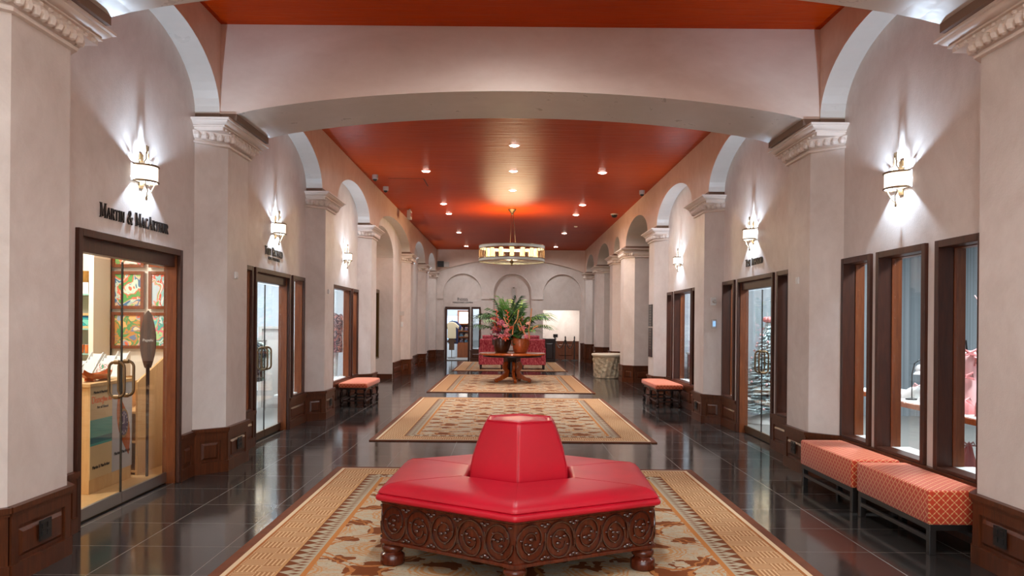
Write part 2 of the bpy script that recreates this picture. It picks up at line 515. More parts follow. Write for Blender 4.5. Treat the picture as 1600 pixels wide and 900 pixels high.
mb.box(sx(-1, W + .5), sx(-1, W + .6), 17.45, 21.5, 0, 4.0)
struct(mb.build('wall_left', ['plaster', 'soffit']), 'white plaster shop wall')
mb = MB(); wall(mb, 1, -6, 17.35, ZC, OP[1]); struct(mb.build('wall_right', ['plaster', 'soffit']), 'white plaster shop wall')
# dark side aisle beyond the open arcade
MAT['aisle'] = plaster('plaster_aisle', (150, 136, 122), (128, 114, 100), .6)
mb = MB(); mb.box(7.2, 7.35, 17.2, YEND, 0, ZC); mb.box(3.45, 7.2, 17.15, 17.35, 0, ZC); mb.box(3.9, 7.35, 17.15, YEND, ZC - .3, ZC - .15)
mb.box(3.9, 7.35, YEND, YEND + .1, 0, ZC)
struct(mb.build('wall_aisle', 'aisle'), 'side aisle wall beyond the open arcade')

# piers
def pier_poly(s, m, off, deep=None, half=HP, ch=.24):
    """plan outline: wall -> chamfer -> face -> chamfer -> wall"""
    h = half + off; f = F - off
    wx = W if deep is None else deep + off
    if deep is None:
        return [(sx(s, wx), m - h), (sx(s, wx - .001), m - h), (sx(s, f), m - h + ch), (sx(s, f), m + h - ch), (sx(s, wx - .001), m + h), (sx(s, wx), m + h)]
    return [(sx(s, wx), m - h), (sx(s, f + ch), m - h), (sx(s, f), m - h + ch), (sx(s, f), m + h - ch), (sx(s, f + ch), m + h), (sx(s, wx), m + h)]
def rect_poly(s, m, half, f, wx): return [(sx(s, wx), m - half), (sx(s, f), m - half), (sx(s, f), m + half), (sx(s, wx), m + half)]
def panel_run(mb, p0, p1, h, nrm, panels=1, d=0.0):
    """wainscot along p0->p1, outward normal nrm"""
    p0 = Vector((p0[0], p0[1], 0)); p1 = Vector((p1[0], p1[1], 0)); L = (p1 - p0).length
    if L < .04: return
    ex = (p1 - p0).normalized(); ey = Vector((nrm[0], nrm[1], 0)).normalized()
    old = mb.T
    mb.T = Matrix(((ex.x, ey.x, 0, p0.x), (ex.y, ey.y, 0, p0.y), (0, 0, 1, 0), (0, 0, 0, 1)))
    mb.box(0, L, -.02, .012, 0, h - .03)
    mb.box(-.012, L + .012, -.02, .045, h - .032, h); mb.box(-.006, L + .006, -.02, .034, h - .05, h - .032)
    mb.box(-.006, L + .006, -.02, .034, 0, .11)
    st = min(.065, L * .2); w = L / panels
    mb.box(0, L, -.02, .026, h - .12, h - .05)
    for k in range(panels + 1):
        x = k * w; mb.box(max(0, x - (st if k else 0)), min(L, x + (st if k < panels else 0)), -.02, .026, .11, h - .12)
    for k in range(panels):
        a = k * w + st + .02; b = (k + 1) * w - st - .02
        if b - a > .05:
            z0, z1 = .135, h - .145
            mb.loft([[(a, .012, z0), (b, .012, z0), (b, .012, z1), (a, .012, z1)], [(a + .02, .026, z0 + .02), (b - .02, .026, z0 + .02), (b - .02, .026, z1 - .02), (a + .02, .026, z1 - .02)]], cap0=False)
    mb.T = old
def outlet(parent, s, m, off=0.0):
    mb = MB(); x = sx(s, F - .037)
    mb.box(x, x - s * .008, m - .06, m + .06, .18, .30); 
    for dy in (-.028, .028):
        for dz in (.205, .25): mb.box(x - s * .008, x - s * .012, m + dy - .014, m + dy + .014, dz, dz + .03)
    mb.build('outlet', 'black', parent)
def capital(s, m, deep, parent):
    mb = MB(); 
    def ring(poly, z): return [(p[0], p[1], z) for p in poly]
    wd = deep
    # astragal + swelling body following the chamfers
    prof = [(0.0, 3.22), (.028, 3.224), (.032, 3.235), (.028, 3.246), (.006, 3.248), (.006, 3.262), (.02, 3.27), (.036, 3.29), (.05, 3.325), (.056, 3.34)]
    mb.loft([ring(pier_poly(s, m, o, wd), z) for o, z in prof], False, False)
    wx = W if wd is None else wd
    rp = [(.012, 3.34), (.04, 3.34), (.04, 3.374), (.062, 3.376), (.062, 3.388), (.052, 3.39), (.075, 3.40), (.098, 3.418), (.104, 3.424), (.104, 3.428), (.125, 3.43), (.125, 3.45)]
    mb.loft([ring(rect_poly(s, m, HP - .02 + o, F - o, wx + (0 if wd is None else o)), z) for o, z in rp], True, True)
    # egg enrichment
    path = pier_poly(s, m, .045, wd)
    segs = list(zip(path[1:-1], path[2:-1]))
    for a, c in segs:
        L = math.hypot(c[0] - a[0], c[1] - a[1]); n = max(1, round(L / .075))
        for i in range(n):
            t = (i + .5) / n
            mb.ball((a[0] + (c[0] - a[0]) * t, a[1] + (c[1] - a[1]) * t, 3.296), .036, 8, (1, 1, 1.1))
    x = sx(s, F - .05)
    n = 11
    for i in range(n):   # leaf and dart band on the fascia
        y = m - HP + (i + .5) * 2 * HP / n
        mb.ball((sx(s, F - .045), y, 3.357), .015, 6, (1, 1.5, 1))
    return mb.build('capital', 'capital', parent, smooth=35)
for s in (-1, 1):
    for k, m in enumerate(PIERS[s]):
        if m < 0: continue
        free = s > 0 and m > 19
        deep = F + .9 if free else None
        bh = .72 if (s > 0 and m > 22) else .44
        mb = MB(); pp = pier_poly(s, m, 0, deep)
        if m > 31:
            pp = [(x, min(y, YEND)) for x, y in pp]
        mb.loft([[(p[0], p[1], 0) for p in pp], [(p[0], p[1], ZCAP - .1) for p in pp]])
        o = struct(mb.build('pillar', 'plaster', bevel=0), 'white plaster pillar with chamfered corners')
        capital(s, m if m < 31 else m, deep, o)
        mb = MB()
        for a, c in zip(pp[0 if free else 1:], pp[1:] if free else pp[2:-1]):
            dx, dy = c[0] - a[0], c[1] - a[1]; nx, ny = dy, -dx
            cxp = sx(s, W if not free else F + .45)
            if nx * ((a[0] + c[0]) / 2 - cxp) + ny * ((a[1] + c[1]) / 2 - m) < 0: nx, ny = -nx, -ny
            panel_run(mb, a, c, bh, (nx, ny))
        mb.build('wainscot', 'wood', o)
        if m < 18: outlet(o, s, m)
# wall wainscot between piers and openings
for s in (-1, 1):
    mb = MB(); P = PIERS[s]
    for k in range(1, len(P) - 1):
        ya, yb = P[k] + HP, P[k + 1] - HP
        if s > 0 and ya > 17: continue
        full = sorted([(o[0], o[1]) for o in OP[s] if o[2] == 0 and ya - .1 < o[0] < yb])
        cur = ya
        for o0, o1 in full + [(yb, yb)]:
            if o0 - .05 - cur > .06:
                n = max(1, round((o0 - cur) / 1.1)); 
                panel_run(mb, (sx(s, W), cur + .01), (sx(s, W), o0 - .045 if o0 != yb else yb - .01), .43, (-s, 0), n)
            cur = o1 + .045
    if s > 0: pass
    struct(mb.build('baseboard_left' if s < 0 else 'baseboard_right', 'wood'), 'dark raised panel wood wainscot')

# transverse beams
def beam(y0, y1):
    mb = MB(); x0, x1 = sx(-1, F), sx(1, F); a, c = x0 + .16, x1 - .16; n = 40
    pts = [(x0, ZSPR)] + [(a + (c - a) * i / n, ZSPR + .245 * (1 - (2 * i / n - 1) ** 2) ** .85) for i in range(n + 1)] + [(x1, ZSPR)]
    for (xa, za), (xb, zb) in zip(pts, pts[1:]):
        for y in (y0, y1): mb.add([(xa, y, za), (xb, y, zb), (xb, y, ZC), (xa, y, ZC)], [(0, 1, 2, 3)], 0)
        mb.add([(xa, y0, za), (xb, y0, zb), (xb, y1, zb), (xa, y1, za)], [(0, 1, 2, 3)], 1)
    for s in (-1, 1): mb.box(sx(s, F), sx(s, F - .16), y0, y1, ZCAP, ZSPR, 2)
    struct(mb.build('beam', ['beamface', 'soffit', 'shaded_plinth'], recalc=False), 'plaster beam with a shallow arched underside')
for m in (-2.9, 1.0, 4.81, 8.30): beam(m - .53, m + .50)

# end wall
eo = [(-2.44, -1.53, 0, 2.1), (-1.41, -1.11, .42, 2.1), (1.37, 2.83, 0, 2.03)]
mb = MB()
xs = sorted({-3.4, 3.6} | {v for o in eo for v in o[:2]}); zs = sorted({0, ZC} | {v for o in eo for v in o[2:]})
for xa, xb in zip(xs, xs[1:]):
    for za, zb in zip(zs, zs[1:]):
        if not any(o[0] <= (xa + xb) / 2 <= o[1] and o[2] <= (za + zb) / 2 <= o[3] for o in eo): mb.box(xa, xb, YEND, YEND + .2, za, zb, 0)
# raised layer with three blind arches
cs = [-1.79, .17, 2.13]; R = .745; n = 20; yr = YEND - .10
edges = [-3.05]
for c in cs: edges += [c - R, c + R]
edges += [3.25]
for i in range(0, len(edges), 2): mb.box(edges[i], edges[i + 1], yr, YEND, 0, 4.2, 0)
for c in cs:
    pts = [(c - R * math.cos(PI * i / n), 2.71 + R * math.sin(PI * i / n)) for i in range(n + 1)]
    for (xa, za), (xb, zb) in zip(pts, pts[1:]):
        mb.add([(xa, yr, za), (xb, yr, zb), (xb, yr, 4.2), (xa, yr, 4.2)], [(0, 1, 2, 3)], 0)
        mb.add([(xa, yr, za), (xb, yr, zb), (xb, YEND, zb), (xa, YEND, za)], [(0, 1, 2, 3)], 0)
    mb.tube([(c - R, yr, 2.5)] + [(x, yr, z) for x, z in pts] + [(c + R, yr, 2.5)], .022, 6)
for i in range(0, len(edges), 2):
    mb.box(edges[i] + .0, edges[i + 1], yr - .035, yr, 2.44, 2.5, 0)
# shallow arch rib
x0, x1 = -2.75, 2.95
pts = [(-3.05, 3.5)] + [(x0 + (x1 - x0) * i / 40, 3.5 + .52 * math.sin(PI * i / 40) ** .8) for i in range(41)] + [(3.25, 3.5)]
yb = YEND - .2
for (xa, za), (xb, zb) in zip(pts, pts[1:]):
    mb.add([(xa, yb, za), (xb, yb, zb), (xb, yb, ZC), (xa, yb, ZC)], [(0, 1, 2, 3)], 1)
    mb.add([(xa, yb, za), (xb, yb, zb), (xb, YEND, zb), (xa, YEND, za)], [(0, 1, 2, 3)], 1)
struct(mb.build('wall_end', ['plaster', 'beamface'], recalc=False), 'end wall with three blind arches')
mb = MB()
panel_run(mb, (-3.05, yr), (-2.5, yr), .43, (0, -1)); panel_run(mb, (-1.47, yr), (1.32, yr), .43, (0, -1), 4); panel_run(mb, (2.86, yr), (3.25, yr), .74, (0, -1))
struct(mb.build('baseboard_end', 'wood'), 'wood wainscot under the end wall')
# white room beyond the end opening
mb = MB(); mb.box(.6, 4.2, 34.2, 34.3, 0, 2.6); mb.box(.5, .6, YEND + .2, 34.3, 0, 2.6); mb.box(3.6, 3.7, YEND + .2, 34.3, 0, 2.6); mb.box(.5, 4.2, YEND + .2, 34.3, 2.6, 2.7)
struct(mb.build('wall_far', 'plaster'), 'white wall of the room beyond the opening')
mb = MB(); panel_run(mb, (.6, 34.2), (3.6, 34.2), .76, (0, -1), 4); struct(mb.build('baseboard_far', 'wood'), 'wood wainscot of the far room')
lamp('AREA', 'far_room_light', (2.1, 33, 2.55), 60, (1, .95, .9), size=1.0)

# ================================================================ WINDOWS AND DOORS IN THE SIDE WALLS
wn = [0]; dn = [0]
def frame_boxes(mb, s, y0, y1, z0, z1, fw, x0, x1, bottom=True):
    mb.box(x0, x1, y0 - fw * .0, y0 + fw, z0, z1); mb.box(x0, x1, y1 - fw, y1, z0, z1); mb.box(x0, x1, y0 + fw, y1 - fw, z1 - fw, z1)
    if bottom: mb.box(x0, x1, y0 + fw, y1 - fw, z0, z0 + fw * .5)
def window(s, y0, y1, z0, z1):
    wn[0] += 1
    r = struct(root('window_%d' % wn[0], (sx(s, W), (y0 + y1) / 2, z0)), 'tall narrow shop window in a dark wood frame')
    r2 = lambda mb, name, mat, **k: place(mb, name, mat, r, **k)
    mb = MB(); frame_boxes(mb, s, y0 - .045, y1 + .045, z0 - .005, z1 + .04, .055, sx(s, W - .03), sx(s, W + .002 if s < 0 else W + .09)); r2(mb, 'frame', 'wood_frame', bevel=.004)
    mb = MB(); x0, x1 = (sx(s, W + .002), sx(s, W + .11)) if s < 0 else (sx(s, W + .09), sx(s, W + .175))
    mb.box(x0, x1, y0, y0 + .018, z0, z1); mb.box(x0, x1, y1 - .018, y1, z0, z1); mb.box(x0, x1, y0, y1, z1 - .02, z1)
    r2(mb, 'jamb', 'wood_jamb')
    mb = MB(); mb.box(sx(s, W + .06), sx(s, W + .25), y0 + .018, y1 - .018, z0 - .01, z0 + .02); r2(mb, 'sill', 'white')
    mb = MB(); mb.box(sx(s, W + .11), sx(s, W + .116), y0 + .02, y1 - .02, z0 + .02, z1 - .02); r2(mb, 'pane', 'glass')
    return r
def place(mb, name, mat, parent, **k):
    """mesh data given in world space, stored relative to the parent's origin"""
    L = parent.matrix_basis.to_translation()
    mb.v = [(v[0] - L.x, v[1] - L.y, v[2] - L.z) for v in mb.v]
    return mb.build(name, mat, parent, **k)
def glass_door(s, y0, y1, ztop, rail='steel'):
    dn[0] += 1
    r = struct(root('door_%d' % dn[0], (sx(s, W), (y0 + y1) / 2, 0)), 'double frameless glass shop door in a dark wood frame')
    mb = MB(); frame_boxes(mb, s, y0 - .045, y1 + .045, 0, ztop + .04, .055, sx(s, W - .03), sx(s, W + .004), False); mb.box(sx(s, W + .02), sx(s, W + .12), y0 + .02, y1 - .02, ztop - .12, ztop)
    place(mb, 'frame', 'wood_frame', r, bevel=.004)
    mb = MB(); x0, x1 = sx(s, W + .004), sx(s, W + .12)
    mb.box(x0, x1, y0, y0 + .02, 0, ztop); mb.box(x0, x1, y1 - .02, y1, 0, ztop); mb.box(x0, x1, y0 + .02, y1 - .02, ztop - .015, ztop)
    place(mb, 'jamb', 'wood_jamb', r)
    ym = (y0 + y1) / 2 - (.02 if s < 0 else 0)
    for a, c, d in ((y0 + .025, ym - .004, -1), (ym + .004, y1 - .025, 1)):
        mb = MB(); mb.box(sx(s, W + .085), sx(s, W + .097), a, c, .1, ztop - .14); leaf = place(mb, 'door_leaf', 'glass', r)
        mb = MB(); mb.box(sx(s, W + .078), sx(s, W + .104), a, c, .012, .1)
        mb.v = [(v[0] - r.location.x, v[1] - r.location.y, v[2]) for v in mb.v]
        mb.build('bottom_rail', rail, leaf)
        e_ = c if d < 0 else a
        mb = MB(); mb.box(sx(s, W + .084), sx(s, W + .098), e_ - .002, e_ + .002, .1, ztop - .14)
        mb.v = [(v[0] - r.location.x, v[1] - r.location.y, v[2]) for v in mb.v]
        mb.build('edge_seal', 'black', leaf)
        yy = ym + d * .08
        mb = MB(); x = sx(s, W + .09); P = []
        z0, z1, rr, hx = .88, 1.16, .045, .062; P = []
        for cxx, cz, a0, a1 in [(hx - rr, z1 - rr, 0, .5 * PI), (-hx + rr, z1 - rr, .5 * PI, PI), (-hx + rr, z0 + rr, PI, 1.5 * PI), (hx - rr, z0 + rr, 1.5 * PI, 2 * PI)]:
            for i in range(5):
                t = a0 + (a1 - a0) * i / 4; P.append((x + cxx + rr * math.cos(t), yy, cz + rr * math.sin(t)))
        mb.tube(P, .012, 8, closed=True)
        for z in (z0, z1): mb.tube([(x - .02, yy, z), (x + .02, yy, z)], .018, 10)
        mb.v = [(v[0] - r.location.x, v[1] - r.location.y, v[2]) for v in mb.v]
        mb.build('handle', 'bronze', leaf, smooth=50)
    return r
for s in (-1, 1):
    for (y0, y1, z0, z1) in OP[s]:
        if y0 > 17: continue
        if z0 == 0: glass_door(s, y0, y1, z1, 'steel' if s < 0 and y0 < 8 else 'bronze')
        else: window(s, y0, y1, z0, z1)
# plain wood door at the far side wall
dn[0] += 1
r = struct(root('door_%d' % dn[0], (sx(-1, W), 24.45, 0)), 'dark wood door in the side wall')
mb = MB(); frame_boxes(mb, -1, 23.95, 24.95, 0, 2.15, .07, sx(-1, W - .05), sx(-1, W + .12), False); place(mb, 'frame', 'wood_frame', r)
mb = MB(); mb.box(sx(-1, W + .05), sx(-1, W + .1), 24.0, 24.9, .01, 2.1); place(mb, 'door_leaf', 'wood', r)
# end wall door and window
dn[0] += 1
r = struct(root('door_%d' % dn[0], (-1.985, YEND, 0)), 'open shop doorway in the end wall with a dark wood frame')
mb = MB()
for a, c in ((-2.47, -2.40), (-1.57, -1.50)): mb.box(a, c, YEND - .09, YEND + .1, 0, 2.13)
mb.box(-2.40, -1.57, YEND - .09, YEND + .1, 2.02, 2.13); place(mb, 'frame', 'wood_frame', r)
wn[0] += 1
r = struct(root('window_%d' % wn[0], (-1.26, YEND, .42)), 'narrow window beside the end wall doorway')
mb = MB()
for a, c in ((-1.44, -1.38), (-1.14, -1.08)): mb.box(a, c, YEND - .09, YEND + .1, .42, 2.13)
mb.box(-1.38, -1.14, YEND - .09, YEND + .1, 2.05, 2.13); mb.box(-1.38, -1.14, YEND - .09, YEND + .1, .42, .47); place(mb, 'frame', 'wood_frame', r)
mb = MB(); mb.box(-1.38, -1.14, YEND, YEND + .008, .47, 2.05); place(mb, 'pane', 'glass', r)

# niche: grey lining, low baseboard, mirror
mb = MB(); x = sx(-1, W + .5)
mb.box(sx(-1, W), sx(-1, W + .5), 21.16, 21.2, 0, .13); mb.box(sx(-1, W + .5), sx(-1, W + .47), 17.75, 21.2, 0, .13)
struct(mb.build('baseboard_niche', 'wood'), 'low wood skirting inside the arched niche')
r = root('wall_mirror', (sx(-1, W + .5), 20.2, 1.4), 'tall dark gilt framed mirror hanging in the arched niche', 'mirror')
mb = MB(); X0 = sx(-1, W + .495)
frame_boxes(mb, -1, 19.3, 21.05, .55, 2.35, .09, X0, X0 + .16); mb.ball((X0 + .1, 20.2, 2.4), .12, 10, (.4, 1.6, .8)); place(mb, 'frame', plain('dark_gilt', (96, 70, 30), .35, .6), r, bevel=.01)
mb = MB(); mb.box(X0, X0 + .02, 19.35, 21.0, .62, 2.3); place(mb, 'mirror_glass', plain('mirror', (60, 52, 44), .1, .8), r)

# ================================================================ OTTOMAN
def hexp(R, z, a0=0): return [(R * math.cos(a0 + PI / 3 * i - PI / 2), R * math.sin(a0 + PI / 3 * i - PI / 2), z) for i in range(6)]
def rhex(R, z, r, n=3):
    """hexagon with slightly rounded corners"""
    P = []
    v = hexp(R, z)
    for i in range(6):
        p = Vector(v[i]); a = Vector(v[i - 1]); c = Vector(v[(i + 1) % 6])
        e0 = p + (a - p).normalized() * r; e1 = p + (c - p).normalized() * r
        for k in range(n + 1):
            t = k / n; P.append(tuple(e0 * (1 - t) ** 2 + p * 2 * t * (1 - t) + e1 * t * t))
    return P
ot = root('round_settee', (.085, 5.35, .0145), 'red leather hexagonal settee with a tapered centre back and carved wood base', 'settee', rz=math.radians(-2.2), scale=(1, 1, .975))
mb = MB()
prof = [(.955, .405), (.985, .405), (.998, .412), (1.003, .425), (.998, .438), (.985, .445), (.978, .447), (.985, .455), (.98, .468), (.955, .485), (.91, .504), (.83, .5125), (.62, .514), (.42, .513), (.395, .507), (.385, .49), (.384, .43), (.30, .43)]
mb.loft([rhex(R_, z, .02) for R_, z in prof]); mb.build('seat', 'leather', ot, smooth=50)
for i in range(6):
    mb = MB(); p = hexp(1, 0)[i]; mb.tube([(p[0] * k, p[1] * k, z + .0005) for k, z in ((.985, .456), (.955, .485), (.91, .504), (.83, .5125), (.62, .514), (.42, .513))], .0014, 6)
    mb.build('seam_piping', 'leather', ot, smooth=180)
mb = MB()
bp = [(.365, .46), (.362, .56), (.345, .64), (.318, .72), (.285, .80), (.258, .855), (.25, .866), (.238, .872), (.215, .868), (.205, .862), (.19, .868), (.10, .873)]
mb.loft([rhex(R_, z, .018) for R_, z in bp]); bk = mb.build('backrest', 'leather', ot, smooth=50)
mb = MB(); mb.tube(rhex(.243, .871, .02), .006, 6, closed=True)
for i in range(6):
    p = hexp(1, 0)[i]; mb.tube([(p[0] * k, p[1] * k, z) for k, z in bp[:6]], .0016, 6)
mb.build('welt', 'leather', bk, smooth=180)
mb = MB(); RB = .955
mb.loft([hexp(R_, z) for R_, z in [(RB - .02, .14), (RB + .012, .14), (RB + .012, .158), (RB, .165), (RB, .385), (RB + .008, .392), (RB + .008, .406), (RB - .05, .406)]]); mb.build('base', 'carved', ot, bevel=.002)
def scroll_panel():
    mb = MB(); L = RB; n = 5; w_ = L / n * .99; zc = .272; r0 = .094
    for k in range(n):
        cx_ = -L / 2 + .006 + w_ * (k + .5); d = 1 if k % 2 == 0 else -1
        P = []
        for i in range(60):
            t = i / 59; a = PI + d * (t * 3.9 * PI)
            q = min(1, max(0, (t - .42) / .14)); rr = r0 * (1 - .42 * q) * (1 - .05 * t)
            if t > .93: rr *= 1 - (t - .93) * 4
            P.append((cx_ + rr * math.cos(a) * .97, .006, zc + rr * math.sin(a) * 1.10))
        mb.tube(P, [.0078 * (1 - .3 * i / 59) for i in range(60)], 6)
        # linking stem and bud leaves
        for j, (ra, aa, sz) in enumerate([(.036, .4, .013), (.030, 2.2, .011), (.022, 4.0, .014), (.062, .9, .008), (.064, 2.6, .008), (.066, 4.4, .009), (.06, 5.6, .008), (.010, 1.0, .012)]):
            a = aa * d + k
            mb.ball((cx_ + ra * math.cos(a), .008, zc + ra * math.sin(a)), sz, 7, (1.25, .8, .8))
        for (dx, dz) in ((-w_ / 2, .085), (-w_ / 2 + .02, .095), (-w_ / 2 - .018, .098), (-w_ / 2, -.088), (-w_ / 2 + .02, -.098), (-w_ / 2 - .02, -.094)):
            if k or dx > -w_ / 2: mb.ball((cx_ + dx, .007, zc + dz), .0125, 7, (1.3, .8, .8))
        if k: mb.tube([(cx_ - w_ / 2, .004, zc + t_ * .05) for t_ in (-1, 0, 1)], .006, 6)
    return mb
proto = None
for i in range(6):
    v = hexp(RB, 0); a = Vector(v[i]); c = Vector(v[(i + 1) % 6]); mid = (a + c) / 2; ang = math.atan2(mid.y, mid.x) - PI / 2
    if proto is None: proto = scroll_panel().build('carved_scrollwork', 'carved_hi', ot, smooth=60); o = proto
    else: o = proto.copy(); C.objects.link(o); o.parent = ot
    o.location = mid; o.rotation_euler = (0, 0, ang + 0)
foot = None
for i in range(6):
    v = Vector(hexp(.885, 0)[i])
    if foot is None:
        mb = MB(); mb.lathe([(.068, 0), (.074, .004), (.076, .012), (.075, .06), (.070, .068), (.060, .073), (.056, .08), (.066, .09), (.070, .105), (.064, .12), (.058, .126), (.066, .134), (.066, .142)], 24)
        foot = mb.build('foot', 'carved', ot, smooth=45); o = foot
    else: o = foot.copy(); C.objects.link(o); o.parent = ot
    o.location = v

# ================================================================ RUGS
rug_l = ['tan bordered rug under the red settee', 'tan bordered rug lying between the red settee and the flower table', 'tan bordered rug under the round flower table', 'tan bordered rug under the crimson armchairs']
for i, (y0, y1) in enumerate([(2.31, 8.21), (10.08, 15.98), (17.18, 23.08), (24.95, 30.85)]):
    mb = MB(); mb.box(-1.815, 1.815, -2.95, 2.95, 0, .012)
    rg_ = root('patterned_rug', (.08, (y0 + y1) / 2, .001), rug_l[i], 'rug', 'patterned rugs down the middle of the hall')
    mb.build('woven_pile', 'rug', rg_, bevel=.003)
    mb = MB()
    for q in ((-1.817, -1.752, -2.952, 2.952), (1.752, 1.817, -2.952, 2.952), (-1.752, 1.752, -2.952, -2.887), (-1.752, 1.752, 2.887, 2.952)): mb.box(q[0], q[1], q[2], q[3], 0, .0125)
    mb.build('edge_binding', 'rug_binding', rg_)

# ================================================================ BENCHES
def rbox(mb, x0, x1, y0, y1, z0, z1, r=.02, crown=0.0, n=4):
    """cushion with rounded vertical corners and soft top edge"""
    def ring(ins, z):
        P = []
        a0, a1, b0, b1 = x0 + ins, x1 - ins, y0 + ins, y1 - ins; q = max(.002, r - ins * .5)
        for cx_, cy_, t0 in ((a1 - q, b1 - q, 0), (a0 + q, b1 - q, PI / 2), (a0 + q, b0 + q, PI), (a1 - q, b0 + q, 1.5 * PI)):
            for i in range(n + 1):
                t = t0 + PI / 2 * i / n; P.append((cx_ + q * math.cos(t), cy_ + q * math.sin(t), z))
        return P
    rg = [ring(.006, z0), ring(0, z0 + .008), ring(0, z1 - r)]
    for i in range(1, 5):
        t = PI / 2 * i / 4; rg.append(ring(r * (1 - math.cos(t)), z1 - r + r * math.sin(t)))
    if crown:
        hx = min(x1 - x0, y1 - y0) / 2
        for k in (.15, .3, .5, .8): rg.append(ring(r + (hx - r) * k, z1 + crown * math.sin(PI / 2 * k)))
    mb.loft(rg)
def big_bench(y0, y1, label):
    x0, x1 = 2.775, 3.165
    r = root('upholstered_bench', ((x0 + x1) / 2, (y0 + y1) / 2, 0), label, 'bench', 'trellis fabric benches under the windows')
    mb = MB(); rbox(mb, x0, x1, y0, y1, .20, .425, .018, .006); place(mb, 'cushion', 'trellis', r, smooth=60)
    mb = MB(); mb.box(x0 + .01, x1 - .01, y0 + .01, y1 - .01, .16, .20); mb.box(x0 + .012, x0 + .035, y0 + .05, y1 - .05, .085, .115); mb.box(x1 - .035, x1 - .012, y0 + .05, y1 - .05, .085, .115)
    place(mb, 'rail', 'wood_black', r, bevel=.003)
    for x in (x0 + .01, x1 - .055):
        for y in (y0 + .01, y1 - .055): mb = MB(); mb.box(x, x + .045, y, y + .045, 0, .162); place(mb, 'leg', 'wood_black', r, bevel=.003)
big_bench(5.25, 6.345, 'nearer orange trellis bench with black frame, beside the outlet pillar')
big_bench(6.43, 7.56, 'farther of the two touching long orange trellis benches')
def small_bench(x0, x1, y0, y1, label):
    r = root('turned_leg_bench', ((x0 + x1) / 2, (y0 + y1) / 2, 0), label, 'bench', 'small orange benches with turned legs')
    mb = MB(); rbox(mb, x0, x1, y0, y1, .335, .42, .03, .02); place(mb, 'cushion', 'trellis_small', r, smooth=60)
    mb = MB(); mb.box(x0 + .02, x1 - .02, y0 + .02, y1 - .02, .305, .336); place(mb, 'rail', 'wood_dark', r, bevel=.004)
    prof = [(.022, 0), (.03, .01), (.03, .03), (.018, .045), (.026, .07), (.03, .085), (.03, .125), (.02, .135), (.015, .15), (.024, .19), (.03, .22), (.024, .25), (.015, .275), (.026, .29), (.028, .306)]
    ys = [y0 + .06, (y0 + y1) / 2, y1 - .06]
    for x in (x0 + .05, x1 - .05):
        for y in ys:
            mb = MB(); mb.lathe(prof, 12, (x, y)); place(mb, 'leg', 'wood_dark', r, smooth=50)
        mb = MB(); mb.box(x - .016, x + .016, y0 + .06, y1 - .06, .09, .12); 
        for ya, yb in zip(ys, ys[1:]):   # arched apron between the legs
            pts = [(ya + (yb - ya) * i / 10, .306) for i in range(11)] + [(yb - (yb - ya) * i / 10, .25 + .035 * math.sin(PI * i / 10)) for i in range(11)]
            mb.prism(pts, 'x', x - .01, x + .01)
        place(mb, 'stretcher', 'wood_dark', r)
    for y in ys:
        mb = MB(); mb.box(x0 + .05, x1 - .05, y - .014, y + .014, .092, .118)
        place(mb, 'cross_stretcher', 'wood_dark', r)
small_bench(-2.98, -2.47, 14.1, 15.55, 'low orange bench with turned dark legs, under the mannequin window')
small_bench(2.67, 3.17, 14.4, 15.95, 'low orange bench with turned dark legs, near the black directory panels')

